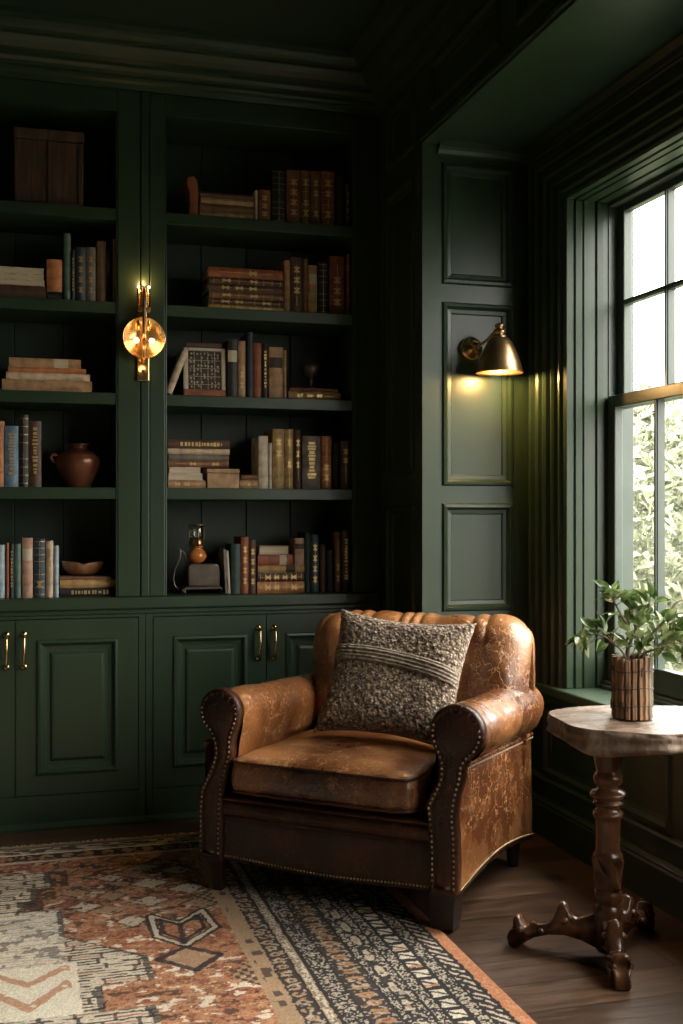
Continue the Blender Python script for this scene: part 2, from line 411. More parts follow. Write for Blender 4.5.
# back side of the casing so that it is solid
vs = [(XW+.012, CY1, WZ0), (XW+.012, CY1, CZ), (XW+.012, CY0, CZ), (XW+.012, CY0, WZ0), (XW+.012, WY1, WZ0), (XW+.012, WY1, WZ1), (XW+.012, WY0, WZ1), (XW+.012, WY0, WZ0)]
mb.add(vs, [(0,1,5,4), (1,2,6,5), (2,3,7,6)])
struct(mb.build('trim_3', g))
# jamb linings with flutes
def flute_profile():
    # along depth t (0 at room side .. .18), h = projection from the jamb plane
    return [(0, .0), (.004, .010), (.026, .012), (.030, .002), (.036, .002), (.040, .012), (.060, .014), (.064, .004), (.070, .004), (.074, .012), (.112, .014), (.116, .004), (.122, .004), (.126, .014), (.150, .016), (.18, .016)]
mb = MB()
fpz = flute_profile()
for (ye, sg) in ((WY1, -1), (WY0, 1)):
    poly = [(XW-.002+t, ye+sg*h) for t, h in fpz] + [(XW+.18, ye), (XW-.002, ye)]
    mb.prism(poly, WZ0, WZ1, lambda a, b, d: (a, b, d))
poly = [(XW-.002+t, WZ1-h) for t, h in fpz] + [(XW+.18, WZ1+.01), (XW-.002, WZ1+.01)]
mb.prism(poly, WY0, WY1, lambda a, b, d: (a, d, b))
struct(mb.build('trim_4', g))
# sill: green lightened beyond the wall paint, daylight put into its colour
mb = MB(); mb.box(1.885, 2.075, NE+.002, YN-.002, .542, .578, b=.008)
struct(mb.build('trim_5', mottled('sill_paint_daylit', (.040,.066,.042), (.055,.085,.055), 5, .42, bs=.08)))

# window_1 : two double-hung sashes side by side
def sash(name, X, y0, y1, z0, z1, vb, hb, parent, st=.055, rt=.05, rb=.05, th=.035, glass=True):
    mb = MB()
    mb.box(X, X+th, y0, y0+st, z0, z1, b=.004); mb.box(X, X+th, y1-st, y1, z0, z1, b=.004)
    mb.box(X, X+th, y0+st, y1-st, z0, z0+rb, b=.004); mb.box(X, X+th, y0+st, y1-st, z1-rt, z1, b=.004)
    for v in vb:
        mb.box(X+.004, X+th-.004, v-.009, v+.009, z0+rb, z1-rt); mb.box(X-.002, X+.006, v-.005, v+.005, z0+rb, z1-rt)
    for h in hb:
        mb.box(X+.004, X+th-.004, y0+st, y1-st, h-.009, h+.009); mb.box(X-.002, X+.006, y0+st, y1-st, h-.005, h+.005)
    s = mb.build(name, M['frame'], parent)
    if glass:
        gmb = MB().box(X+th*.5-.002, X+th*.5+.002, y0+st*.8, y1-st*.8, z0+rb*.8, z1-rt*.8)
        gmb.build('pane', M['glass'], s)
    return s
M['frame'] = mottled('window_frame_paint', (.040,.055,.045), (.055,.070,.058), 5, .3, bs=.05)
W2M.build('window_frame', M['frame'], w2); MB().box(1.578, 1.582, V0, V1, .6, 2.45).build('pane', M['glass'], w2)
w1 = struct(empty('window_1', (0,0,0)))
mb = MB()
for y in (WY0, 1.525, 2.58, WY1-.02): mb.box(2.085, 2.19, y, y+(.08 if y in (2.58, 1.525) else .02), WZ0, WZ1, b=.003)
mb.box(2.085, 2.19, WY0, WY1, WZ1-.03, WZ1+.02, b=.003); mb.box(2.06, 2.20, WY0, WY1, .548, .605, b=.004); mb.box(2.05, 2.075, WY0, WY1, .578, .592, b=.003)
mb.build('window_frame', M['frame'], w1)
for (a, b_) in ((.55, 1.525), (1.605, 2.58), (2.66, 3.668)):
    v1 = a + (b_-a)*.33; v2 = a + (b_-a)*.682
    sash('upper_sash', 2.120, a, b_, 1.60, 2.345, (v1, v2), (1.985,), w1, st=.045, rt=.03, rb=.045)
    sash('lower_sash', 2.080, a, b_, .605, 1.645, (v1, v2), (), w1, st=.05, rt=.045, rb=.085)

mb = MB().box(-2.6, 2.3, -1.95, -1.9, 0, ZC); struct(mb.build('wall_rear', g))

# crown mouldings
cp = [(0, 2.885), (.008, 2.885), (.014, 2.905), (.026, 2.912), (.030, 2.922), (.030, 2.932), (.048, 2.940), (.058, 2.952), (.060, 2.965), (.082, 2.975), (.100, 2.992),
      (.116, 3.010), (.118, 3.020), (.138, 3.024), (.150, 3.034), (.158, 3.048), (.160, 3.054), (.190, 3.058), (.192, 3.075), (0, 3.075)]
mb = MB(); mb.prism([(D-p, z) for p, z in cp], -.55, XP+.02, lambda a, b, d: (d, a, b)); struct(mb.build('trim_6', g))
mb = MB(); mb.prism([(XP-p, z) for p, z in cp], NE-2.6, D+.02, lambda a, b, d: (a, d, b)); struct(mb.build('trim_7', g))

# ------------------------------------------------------------------ built-in bookcase
SH = [2.418, 2.050, 1.692, 1.320]; CT = .890; ST = .046
BB = 4.80
def bookcase(x0, x1, o0, o1, label, filler=None):
    r = empty('bookcase', (0, 0, 0)); tag(r, label, 'bookcase')
    mb = MB(); zt = 2.80; zT = 2.884
    fb = lambda a, b, h: (a, D-h, b)
    # face frame
    for a, b in ((x0, o0), (o1, x1)): mb.box(a, b, D, D+.035, CT+.001, zT)
    mb.box(o0, o1, D, D+.035, zt, zT)
    # small bead around the opening
    for a, b in ((o0, o0+.008), (o1-.008, o1)): mb.box(a, b, D+.004, D+.02, CT+.001, zt)
    mb.build('face_frame', g, r, bevel=.0025)
    mb = MB()
    mb.box(x0+.004, o0, D+.035, BB+.012, CT+.001, zT); mb.box(o1, x1-.004, D+.035, BB+.012, CT+.001, zT)
    mb.box(o0, o1, D+.035, BB+.012, zt+.001, zT)
    mb.build('side_panel', g, r)
    mb = MB(); n = 4
    for i in range(n):
        a = o0+(o1-o0)*i/n; b = o0+(o1-o0)*(i+1)/n
        mb.box(a+.0015, b-.0015, BB, BB+.02, CT+.001, zt, b=.002)
    mb.box(o0, o1, BB+.015, BB+.03, CT+.001, zt)
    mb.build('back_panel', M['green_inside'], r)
    for z in SH:
        m2 = MB().box(o0+.0005, o1-.0005, D+.008, BB-.001, z-ST, z, b=.003); m2.build('shelf', g, r)
    if filler:
        m2 = MB().box(filler[0]+.003, filler[1]-.003, D-.006, D+.03, CT+.001, zT, b=.003); m2.build('filler_strip', g, r)
    return r
bookcase(-.53, .471, -.40, .384, 'dark green bookcase bay left of the brass disc sconce, wooden box on top shelf', (.471, .509))
bookcase(.509, XP-.001, .568, 1.357, 'dark green bookcase bay right of the brass disc sconce, packed with old leather books')

# counter running across both bays
mb = MB(); mb.box(-.53, XP-.003, D-.035, D+.4, CT-.046, CT, b=.006)
mb.box(-.53, XP-.003, D-.018, D+.05, CT-.066, CT-.046, b=.004)
c = mb.build('countertop', g); tag(c, 'long dark green painted counter top beneath both bookcase bays', 'counter')

FB = D-.012
def door(x0, x1, z0, z1, handle_x, parent):
    mb = MB(); fd = lambda a, b, h: (a, FB-.003-h, b)
    st = [(0, -.018), (0, 0), (.076, 0), (.080, .007), (.088, .009), (.094, .004), (.098, -.004), (.104, -.008), (.112, -.009), (.113, -.011), (.126, -.011), (.134, -.004), (.142, -.002)]
    rect_loft(mb, fd, x0, x1, z0, z1, st)
    mb.add([fd(x0, z0, -.018), fd(x1, z0, -.018), fd(x1, z1, -.018), fd(x0, z1, -.018)], [(0,1,2,3)])
    d = mb.build('door', g, parent)
    h = MB(); zc = z1-.115; L = .062
    y = FB-.003
    pts = [(handle_x, y-.006, zc-L), (handle_x, y-.022, zc-L+.004), (handle_x, y-.030, zc-L+.016), (handle_x, y-.032, zc), (handle_x, y-.030, zc+L-.016), (handle_x, y-.022, zc+L-.004), (handle_x, y-.006, zc+L)]
    h.tube(pts, [.005, .0055, .005, .0065, .005, .0055, .005], 8)
    for s in (-1, 1):
        Mx = Matrix.Translation((handle_x, y, zc+s*L)) @ Matrix.Rotation(PI/2, 4, 'X')
        h.lathe([(.013, 0), (.013, .003), (.010, .005), (.006, .009)], 14, Mx)
    h.build('handle', M['brass'], d)
    return d
def cabinet(x0, x1, mid, d0, d1, label):
    r = empty('base_cabinet', (0, 0, 0)); tag(r, label, 'cabinet')
    mb = MB(); zt = CT-.067
    mb.box(x0, x1, FB+.018, D+.38, .0, zt)     # carcass
    z0, z1 = .135, .808
    mb.box(x0, d0-.003, FB, FB+.02, .0, zt); mb.box(d1+.003, x1, FB, FB+.02, .0, zt)
    mb.box(d0-.003, d1+.003, FB, FB+.02, z1+.003, zt); mb.box(d0-.003, d1+.003, FB, FB+.02, .0, z0-.003)
    mb.build('carcass', g, r, bevel=.0015)
    m2 = MB(); m2.prism([(FB, 0), (FB-.016, 0), (FB-.016, .012), (FB-.010, .022), (FB, .028)], x0, x1, lambda a, b, d: (d, a, b)); m2.build('plinth_moulding', g, r)
    door(d0, mid-.002, z0, z1, mid-.032, r); door(mid+.002, d1, z0, z1, mid+.032, r)
    return r
cabinet(-.53, .489, -.003, -.465, .461, 'green panelled base cabinet with paired brass handles, under the left bookcase bay')
cabinet(.491, XP-.003, .977, .521, 1.43, 'green panelled base cabinet partly hidden behind the armchair, under the right bookcase bay')

# ------------------------------------------------------------------ books
BK = D+.045          # plane of the spines
ORD = ['first','second','third','fourth','fifth','sixth','seventh','eighth','ninth','tenth','eleventh','twelfth','thirteenth']
def make_book(t, h, dep, ck, style):
    r = empty('book')
    mb = MB(); bt = .0028; sp = min(.006, t*.25)
    n = 8
    arc = [(-t/2 + t*i/n, sp*(1-math.sin(PI*i/n))) for i in range(n+1)]
    poly = arc + [(t/2, dep), (t/2-bt, dep)] + [(t/2-bt, sp+.006), (-t/2+bt, sp+.006)] + [(-t/2+bt, dep), (-t/2, dep)]
    nn = len(poly)
    # non-convex C profile: build walls as quads + quad caps
    vs = [(a, b, 0) for a, b in poly] + [(a, b, h) for a, b in poly]
    fs = [(i, (i+1) % nn, nn+(i+1) % nn, nn+i) for i in range(nn)]
    fs += [tuple(reversed(range(nn))), tuple(range(nn, 2*nn))]
    mb.add(vs, fs)
    if style in ('bands', 'gilt'):
        k = 4 if h < .17 else 5
        lab = True
        for q in range(k):
            z = h*(.13 + .74*q/(k-1))
            a2 = [(x*1.02, y-.0014) for x, y in arc]
            p2 = a2 + [(t/2*.98, sp+.004), (-t/2*.98, sp+.004)]
            mb.prism(p2, z-.0022, z+.0022, lambda a, b, d: (a, b, d))
    mb.build('cover', M['bk_'+ck], r)
    MB().box(-t/2+bt, t/2-bt, sp+.006, dep-.003, .003, h-.003).build('pages', M['paper'], r)
    def patch(nm, z0, z1, mat, w=.94):
        a2 = [(x*w, y-.0006) for x, y in arc]; p2 = a2 + [(t/2*w, sp+.002), (-t/2*w, sp+.002)]
        m = MB(); m.prism(p2, z0, z1, lambda a, b, d: (a, b, d)); m.build(nm, mat, r)
    if style in ('bands', 'gilt') and ck not in ('black', 'dgreen'):
        m = MB(); kk = k-1; rr = random.Random(int(t*1e5)+int(h*1e4))
        for q in range(kk):       # small tooled ornament in every compartment of the spine
            zc_ = h*(.13+.74*(q+.5)/kk); hz = h*.74/kk*.26
            if rr.random() < .75:
                m.box(-t*.24, t*.24, -.0012, .001, zc_-hz, zc_-hz*.5); m.box(-t*.12, t*.12, -.0013, .001, zc_-hz*.6, zc_+hz*.6); m.box(-t*.24, t*.24, -.0012, .001, zc_+hz*.5, zc_+hz)
        if m.v: m.box(-t*.02, t*.02, -.0009, .001, h*.13, h*.87); m.build('spine_tooling', M['gold'], r)
    if style == 'gilt':
        m = MB()
        for q in range(9):
            z = h*(.05+.90*q/8)
            a2 = [(x*1.0, y-.0005) for x, y in arc]; p2 = a2 + [(t/2, sp+.002), (-t/2, sp+.002)]
            m.prism(p2, z, z+.0013, lambda a, b, d: (a, b, d))
        m.box(-t*.02, t*.02, -.0007, .001, h*.05, h*.955); m.build('gilt_lines', M['gold'], r)
    elif style == 'label': patch('spine_label', h*.62, h*.82, M['cream_lbl'])
    elif style == 'dark': patch('spine_label', h*.60, h*.80, M['dark_lbl'])
    elif style == 'title':
        m = MB(); z = h*.2; rr = random.Random(int(t*1e5)+int(h*1e4))
        while z < h*.86:
            l = rr.uniform(.004, .012); w = t*rr.uniform(.12, .26)
            m.box(-w, w, -.0012, .0005, z, z+l); z += l+rr.uniform(.003, .008)
        m.build('spine_ornament', M['gold'], r)
    return r
STYLE_TXT = dict(bands='raised-band', gilt='gilt-lined', label='pale-labelled', dark='dark-labelled', title='gilt-titled', plain='plain')
def upright(shelf_name, base, items, group, y=BK):
    k = 0; prev = -9
    for it in items:
        x0p, x1p, yt, ck, st = it[:5]; lean = it[5] if len(it) > 5 else 0
        xa = at(x0p, 300, y)[0]; xb = at(x1p, 300, y)[0]; h = at((x0p+x1p)/2, yt, y)[2]-base
        xa = max(xa, prev+.0008); xb = min(xb, 1.3535 if shelf_name[:5] != 'left ' and 'right' in shelf_name else .3825); t = max(xb-xa-.0006, .006); prev = xa+t
        dep = min(.24, max(.12, h*.72))
        r = make_book(t, h, dep, ck, st)
        r.location = (xa+t/2, y+rnd.uniform(0, .006), base+.0004)
        if lean: r.rotation_euler = (0, lean, 0)
        tag(r, '%s %s spine, %s upright book from left, %s' % (BC[ck][0], STYLE_TXT[st], ORD[k], shelf_name), 'book', group)
        k += 1
def stack(shelf_name, base, items, group, what='stack', y=BK):
    # items from the bottom up: px0, px1, thickness m, colour, style, reversed?
    z = base+.0004; n = len(items)
    for k, it in enumerate(items):
        x0p, x1p, t, ck, st = it[:5]; rev = it[5] if len(it) > 5 else False
        xa = at(x0p, 300, y)[0]; xb = at(x1p, 300, y)[0]; L = xb-xa; dep = min(.24, max(.13, L*.68))
        r = make_book(t, L, dep, ck, st)
        if rev:
            r.rotation_euler = Matrix(((0,0,-1),(0,-1,0),(-1,0,0))).to_euler(); r.location = (xb, y+dep, z+t/2)
        else:
            r.rotation_euler = (0, PI/2, 0); r.location = (xa, y+rnd.uniform(0,.004), z+t/2)
        pos = 'bottom' if k == 0 else ('top' if k == n-1 else ORD[k]+' up')
        tag(r, '%s %s book lying flat, %s in %s, %s' % (BC[ck][0], STYLE_TXT[st], pos, what, shelf_name), 'book', group)
        z += t+.0004
    return z

LB = ['top shelf of left bay', 'second shelf of left bay', 'third shelf of left bay', 'fourth shelf of left bay', 'left bay counter']
RB = ['top shelf of right bay', 'second shelf of right bay', 'third shelf of right bay', 'fourth shelf of right bay', 'right bay counter']
# left bay
stack(LB[1], SH[1], [(-14, 46, .052, 'dbrown', 'plain'), (-12, 45, .022, 'light', 'plain', True), (-12, 44, .020, 'white', 'plain', True), (-13, 44, .026, 'white', 'plain', True)], 'books on the second shelf of the left bay')
z = stack(LB[1], SH[1], [(47, 62, .034, 'black', 'plain')], 'books on the second shelf of the left bay', 'small pair')
r = make_book(.058, .125, .13, 'orange', 'plain'); a = at(47, 300, BK)[0]; b = at(62, 300, BK)[0]
r.location = ((a+b)/2, BK, z+.0004); tag(r, 'short orange-brown block-like book standing on a black volume beside grey green spine', 'book', 'books on the second shelf of the left bay')
upright(LB[1], SH[1], [(64, 71, 233, 'teal', 'plain'), (71.3, 75, 250, 'black', 'title'), (76, 86, 247, 'navy', 'bands'), (86.5, 96, 247, 'gray', 'bands'), (97, 106, 241, 'brown', 'plain'), (106.5, 112.5, 249, 'black', 'dark'), (113, 117, 239, 'tan', 'plain')], 'books on the second shelf of the left bay')
stack(LB[2], SH[2], [(2, 92, .046, 'tan', 'plain'), (6, 90, .027, 'light', 'plain'), (8, 86, .020, 'orange', 'plain'), (9, 81, .036, 'tan', 'label')], 'flat books on the third shelf of the left bay')
upright(LB[3], SH[3], [(-8, 4.5, 421, 'orange', 'bands'), (5, 18.5, 426, 'blue', 'title'), (19.2, 28.5, 415, 'black', 'gilt'), (29, 41.5, 421, 'dbrown', 'title')], 'books on the fourth shelf of the left bay')
upright(LB[4], CT, [(-3.5, 5.5, 545, 'sky', 'plain'), (6, 9, 543, 'rust', 'plain'), (9.4, 14, 544, 'black', 'title'), (14.3, 21.5, 544, 'teal', 'plain'), (22.3, 33, 538, 'pink', 'label'), (34, 45.5, 539, 'navy', 'gilt'), (46, 53.5, 541, 'light', 'bands'), (54, 59, 546, 'sky', 'plain')], 'books on the left bay counter')
zc = stack(LB[4], CT, [(60, 116.5, .034, 'black', 'title'), (60, 116, .032, 'gold', 'plain'), (60, 111, .012, 'brown', 'plain')], 'books on the left bay counter')
# right bay
gname = 'books on the top shelf of the right bay'
stack(RB[0], SH[0], [(200, 254, .030, 'tan', 'bands'), (200, 255, .030, 'brown', 'plain'), (201, 254, .026, 'tan', 'plain'), (200, 253, .020, 'dbrown', 'plain')], gname)
upright(RB[0], SH[0], [(255.5, 258, 190, 'white', 'plain'), (259, 271, 190, 'red', 'bands'), (272.5, 286, 169, 'black', 'gilt'), (287, 301, 170, 'red', 'bands'), (301.6, 311, 170, 'brown', 'gilt'), (311.6, 321, 171, 'brown', 'bands'), (322, 335, 171, 'red', 'gilt'), (337, 345, 176, 'black', 'plain'), (346, 352, 184, 'dbrown', 'bands')], gname)
gname = 'books on the second shelf of the right bay'
stack(RB[1], SH[1], [(209, 284, .020, 'gold', 'bands'), (209, 283, .026, 'dbrown', 'gilt'), (210, 284, .027, 'brown', 'gilt'), (209, 283, .031, 'dbrown', 'bands'), (210, 284, .027, 'dbrown', 'gilt'), (209, 283, .040, 'rust', 'bands')], gname)
upright(RB[1], SH[1], [(285, 290.5, 260, 'tan', 'plain'), (291, 303.5, 257, 'dbrown', 'bands'), (304, 308.5, 259, 'brown', 'plain'), (309, 318, 265, 'gold', 'label'), (319, 328, 262, 'black', 'gilt'), (330, 345, 256, 'red', 'bands'), (347, 354, 254, 'red', 'bands')], gname)
gname = 'books on the third shelf of the right bay'
upright(RB[2], SH[2], [(228, 238, 340, 'black', 'label'), (238.5, 246, 341, 'tan', 'bands'), (248, 253.5, 332, 'navy', 'plain'), (254, 262, 343, 'rust', 'plain'), (263, 268.5, 344, 'black', 'title'), (269.3, 283.5, 347, 'tan', 'dark'), (284, 287, 350, 'gold', 'plain')], gname)
zg = stack(RB[2], SH[2], [(288.5, 341, .034, 'gold', 'bands'), (290, 338, .016, 'brown', 'plain')], gname)
r = make_book(.026, .185, .13, 'light', 'plain'); r.rotation_euler = (0, R(21), 0)
a = at(167.5, 390, BK); r.location = (a[0]+.006, BK, SH[2]+.0095); tag(r, 'pale beige book leaning to the right against the side of the framed grid plaque', 'book', gname)
gname = 'books on the fourth shelf of the right bay'
stack(RB[3], SH[3], [(168, 206, .032, 'tan', 'bands'), (168, 203, .026, 'light', 'plain', True), (169, 201, .026, 'white', 'plain', True), (168, 229, .027, 'brown', 'bands'), (169, 229, .025, 'gray', 'plain'), (168, 230, .022, 'light', 'bands'), (168, 230, .036, 'dbrown', 'title')], gname, 'stack')
z = stack(RB[3], SH[3], [(240, 258.5, .034, 'tan', 'bands', False), (242, 258, .022, 'brown', 'plain')], gname, 'low pair')
upright(RB[3], SH[3], [(259, 268.5, 436, 'white', 'plain'), (269, 272.5, 443, 'white', 'label'), (273.3, 285, 429, 'gold', 'bands'), (285.6, 294, 429, 'gold', 'gilt'), (295, 302, 430, 'dbrown', 'bands'), (303, 321, 436, 'gray', 'title'), (322, 332, 436, 'orange', 'gilt'), (334, 340, 443, 'black', 'plain'), (341, 353, 441, 'dbrown', 'bands')], gname)
gname = 'books on the right bay counter'
upright(RB[4], CT, [(231.5, 241, 544, 'dgreen', 'bands'), (241.5, 249, 537, 'rust', 'bands'), (249.5, 256.5, 540, 'dbrown', 'bands')], gname)
zs = stack(RB[4], CT, [(257.5, 304.5, .046, 'orange', 'gilt'), (258, 304, .036, 'dbrown', 'gilt'), (258, 304.5, .030, 'gold', 'dark')], gname)
stack('right bay counter pile', zs, [(258, 293, .044, 'rust', 'label'), (259, 289, .036, 'tan', 'plain', True)], gname, 'upper pair')
r = make_book(at(304.5,300,BK)[0]-at(295,300,BK)[0], .112, .1, 'pink', 'dark'); r.location = ((at(304.5,300,BK)[0]+at(295,300,BK)[0])/2, BK, zs+.0004)
tag(r, 'small pinkish book with dark spine panel standing on the gilt-lined pile', 'book', gname)
def upright2(items):
    k = 0
    for (x0p, x1p, yt, ck, st, txt) in items:
        xa = at(x0p, 300, BK)[0]; xb = at(x1p, 300, BK)[0]; h = at((x0p+x1p)/2, yt, BK)[2]-CT
        r = make_book(xb-xa, h, .15, ck, st); r.location = ((xa+xb)/2, BK+.002, CT+.0004); tag(r, txt, 'book', gname)
upright2([(305.6, 310.6, 533, 'dgreen', 'plain', 'thin dark green book just right of the flat orange pile on the counter'),
  (311.2, 319.5, 535, 'navy', 'bands', 'dark navy book right of the flat pile, beside the thin dark green one'),
  (321, 326, 545, 'dbrown', 'plain', 'shorter dark brown book on the counter between two dark blue and black books'),
  (327.5, 334, 550, 'black', 'bands', 'low black banded book left of two tall brown books on the counter'),
  (335.3, 341, 532, 'brown', 'bands', 'tall narrow brown book second from the right end of the counter row'),
  (342.5, 350.5, 531, 'dbrown', 'title', 'tall dark brown gilt book at the right end of the counter row')])

# small things among the books
def px(xp, Y=BK): return at(xp, 300, Y)[0]
# wooden box, top left
r = empty('wooden_box', (px(49, BK+.02), BK+.02, SH[0]+.0005)); tag(r, 'large dark brown wooden box standing upright on the left bay top shelf', 'box')
w = (px(84)-px(14))/2; h = .305
mb = MB(); mb.box(-w, w, 0, .20, 0, h-.045, b=.004)
mb.build('body', M['box_wood'], r)
mb = MB(); mb.box(-w-.003, w+.003, -.004, .204, h-.043, h, b=.006); mb.build('lid', M['box_wood'], r)
mb = MB()
mb.box(-w+.004, -w+.022, -.005, 0, .02, h-.05, b=.002); mb.box(w-.022, w-.004, -.005, 0, .02, h-.05, b=.002)
mb.box(-w+.004, w-.004, -.006, 0, .003, .02, b=.002); mb.box(-.006, .006, -.006, 0, .02, h-.045, b=.002)
mb.build('batten', M['box_wood'], r)
# copper pot
r = empty('pot', (px(78.5, 4.62), 4.62, SH[3]+.0005)); tag(r, 'round glossy copper-brown pot with short neck on the left bay fourth shelf', 'pot')
MB().lathe([(.040,0),(.048,.004),(.062,.03),(.080,.065),(.091,.095),(.092,.11),(.086,.128),(.066,.143),(.046,.150),(.036,.156),(.034,.162),(.040,.172),(.044,.176),(.040,.178),(.030,.170),(.028,.15)], 40).build('body', M['copper'], r)
mb = MB()
mb.tube([(-.080,-.01,.128),(-.100,-.01,.134),(-.108,-.01,.120),(-.100,-.01,.105),(-.088,-.01,.100)], .007, 8); mb.build('handle', M['copper'], r)
# carved wooden bowl on the book pile
def bowl(u, v):
    a = 2*PI*u; f = v
    rx, ry = .083, .055
    notch = 1-.18*math.exp(-((math.sin(a/1.0+PI/2))**2)/.05)*(1 if math.sin(a) < 0 else .4)
    if f < .6:
        q = f/.6; rr = math.sin(q*PI/2)**.6; z = .058*(1-math.cos(q*PI/2))
    else:
        q = (f-.6)/.4; rr = 1-.16*q-.84*q*q*.9; z = .058+.006*math.sin(min(1, q*4)*PI)-.035*math.sin(q*PI/2)
    z *= (.86+.14*abs(math.cos(a)))*(1-.12*math.exp(-(math.cos(a)**2)/.03))
    return (rx*rr*notch*math.cos(a), ry*rr*math.sin(a), z)
mb = MB(); mb.grid(bowl, 48, 24, cu=True); b = mb.build('bowl', wood('bowl_wood', (.10,.035,.012), (.24,.10,.04), (.38,.18,.08), (1,3,1), 16, .4), merge=.0005)
b.location = (px(83, 4.60), 4.60, zc+.001); tag(b, 'small carved orange-brown wooden bowl resting on the flat books of the left counter', 'bowl')
# rounded book-end, top right bay
a = px(186.5); b_ = px(198.5); w = (b_-a)/2
prf = []
mb = MB(); H0 = .165
pl = [(-w+.006, 0), (w, 0), (w, H0*.62), (w*.9, H0*.88), (w*.3, H0), (-w*.5, H0*.99), (-w, H0*.93), (-w*.98, H0*.8), (-w*.55, H0*.6), (-w*.45, H0*.3)]
mb.prism(pl, 0, .12, lambda p, q, d: (p, d, q))
r = mb.build('bookend', M['bk_rust'], bevel=.005); r.location = ((a+b_)/2, BK, SH[0]+.0005); tag(r, 'curved rust-red book end with rounded top, left end of right bay top shelf', 'book end')
# framed grid plaque, third shelf right
a = px(184.5); b_ = px(226.8); cx = (a+b_)/2; w = (b_-a)/2; h = .222
r = empty('framed_plaque', (cx, BK+.025, SH[2]+.0020), (R(-4), 0, 0)); tag(r, 'cream framed plaque with a dark speckled grid of beads on the third shelf, right bay', 'plaque')
mb = MB(); mb.box(-w, w, -.012, .02, 0, .028, b=.004); mb.build('base_rail', M['bk_rust'], r)
mb = MB(); mb.box(-w, -w+.018, -.012, .012, .028, h-.022, b=.003); mb.box(w-.018, w, -.012, .012, .028, h-.022, b=.003); mb.box(-w+.018, w-.018, -.011, .012, h-.034, h-.022, b=.003); mb.build('frame', M['cream_lbl'], r)
MB().box(-w+.01, w-.01, -.004, .012, h-.020, h, b=.003).build('top_board', M['bk_dbrown'], r)
MB().box(-w+.018, w-.018, -.002, .010, .028, h-.034).build('panel', M['dark_lbl'], r)
mb = MB()
for i in range(9):
    for j in range(9):
        if rnd.random() < .78:
            x = -w+.03+(2*w-.06)*i/8+rnd.uniform(-.003,.003); z = .042+(h-.09)*j/8+rnd.uniform(-.003,.003)
            mb.ball((x, -.005, z), rnd.uniform(.003,.0055), u=6, v=4)
for i in range(4):
    z = .042+(h-.09)*i*2/8+.008; mb.box(-w+.02, w-.02, -.004, -.002, z-.0008, z+.0008)
    x = -w+.03+(2*w-.06)*(i*2+1)/8; mb.box(x-.0008, x+.0008, -.004, -.002, .03, h-.036)
mb.build('bead_grid', M['cream_lbl'], r)
# dark goblet on the flat books
g1 = MB().lathe([(.022,0),(.023,.004),(.012,.01),(.006,.02),(.012,.034),(.006,.042),(.010,.05),(.026,.062),(.034,.086),(.036,.108),(.033,.108),(.022,.07),(.002,.062)], 24).build('goblet', M['iron'])
g1.location = (px(311, BK+.08), BK+.08, zg+.0005); tag(g1, 'small dark metal goblet standing on two flat books, third shelf of right bay', 'goblet')
# brown carton-like box in front of fourth shelf stack
a = px(207); b_ = px(239)
r = empty('small_box', ((a+b_)/2, BK-.004, SH[3]+.0005)); tag(r, 'small mid-brown wooden box right of the tall book stack on fourth shelf, right bay', 'box')
mb = MB(); mb.box((a-b_)/2, (b_-a)/2, 0, .1, 0, .062, b=.003); mb.build('body', M['bk_tan'], r)
MB().box((a-b_)/2-.002, (b_-a)/2+.002, -.002, .102, .063, .080, b=.003).build('lid', M['bk_tan'], r)
# pewter apparatus with amber glass on the right counter
bx = (px(190)+px(221))/2; bw = (px(221)-px(190))/2
r = empty('antique_lamp', (bx, BK+.03, CT+.0005)); tag(r, 'antique pewter lantern with amber glass globe and curved handle on right bay counter', 'lantern')
mb = MB()
pts = [(-bw-.028, .019), (-bw-.01, .030), (bw+.004, .030), (bw+.015, .020), (bw+.014, .010), (bw+.002, .018), (-bw-.006, .018), (-bw-.026, .008)]
mb.prism(pts, 0, .10, lambda p, q, d: (p, d, q))
for s in (-1, 1):
    for y in (.01, .09): mb.ball((-bw-.016 if s < 0 else bw+.008, y, .008), .008)
mb.build('base', M['iron'], r, bevel=.002)
mb = MB(); pl = [(-bw, .031), (bw, .031), (bw+.003, .09), (bw-.004, .112), (bw-.016, .122), (-bw+.012, .122), (-bw-.001, .112), (-bw-.002, .09)]
mb.prism(pl, .004, .096, lambda p, q, d: (p, d, q)); mb.build('body', M['iron'], r, bevel=.003)
mx = Matrix.Translation((-.022, .05, .1225))
MB().lathe([(.014,0),(.030,.010),(.038,.026),(.038,.036),(.030,.052),(.018,.062),(.020,.066),(.026,.072)], 28, mx).build('globe', M['glass_amber'], r)
MB().lathe([(.026,.073),(.027,.08),(.027,.098),(.024,.100)], 28, mx).build('collar', M['brass_dark'], r)
mb = MB()
ring = lambda z, rad: [(-.022+rad*math.cos(2*PI*k/24), .05+rad*math.sin(2*PI*k/24), .1225+z) for k in range(24)]
mb.tube(ring(.158, .034), .0025, 6, True)
for k in range(3):
    an = 2*PI*k/3+.5; mb.tube([(-.022+.034*math.cos(an), .05+.034*math.sin(an), .1225+z) for z in (.07, .158)], .0022, 6)
mb.build('cage', M['brass_dark'], r)
MB().lathe([(.024,.101),(.029,.112),(.029,.140),(.026,.155)], 24, mx).build('chimney', M['clear'], r)
mb = MB(); mb.tube([(-bw+.002,.05,.118),(-bw-.012,.05,.165),(-bw-.03,.05,.183),(-bw-.048,.05,.182),(-bw-.026,.05,.176),(-bw-.028,.05,.150),(-bw-.050,.05,.10),(-bw-.057,.05,.06),(-bw-.050,.05,.030),(-bw-.032,.05,.018)], .004, 8)
mb.build('handle', M['iron'], r)
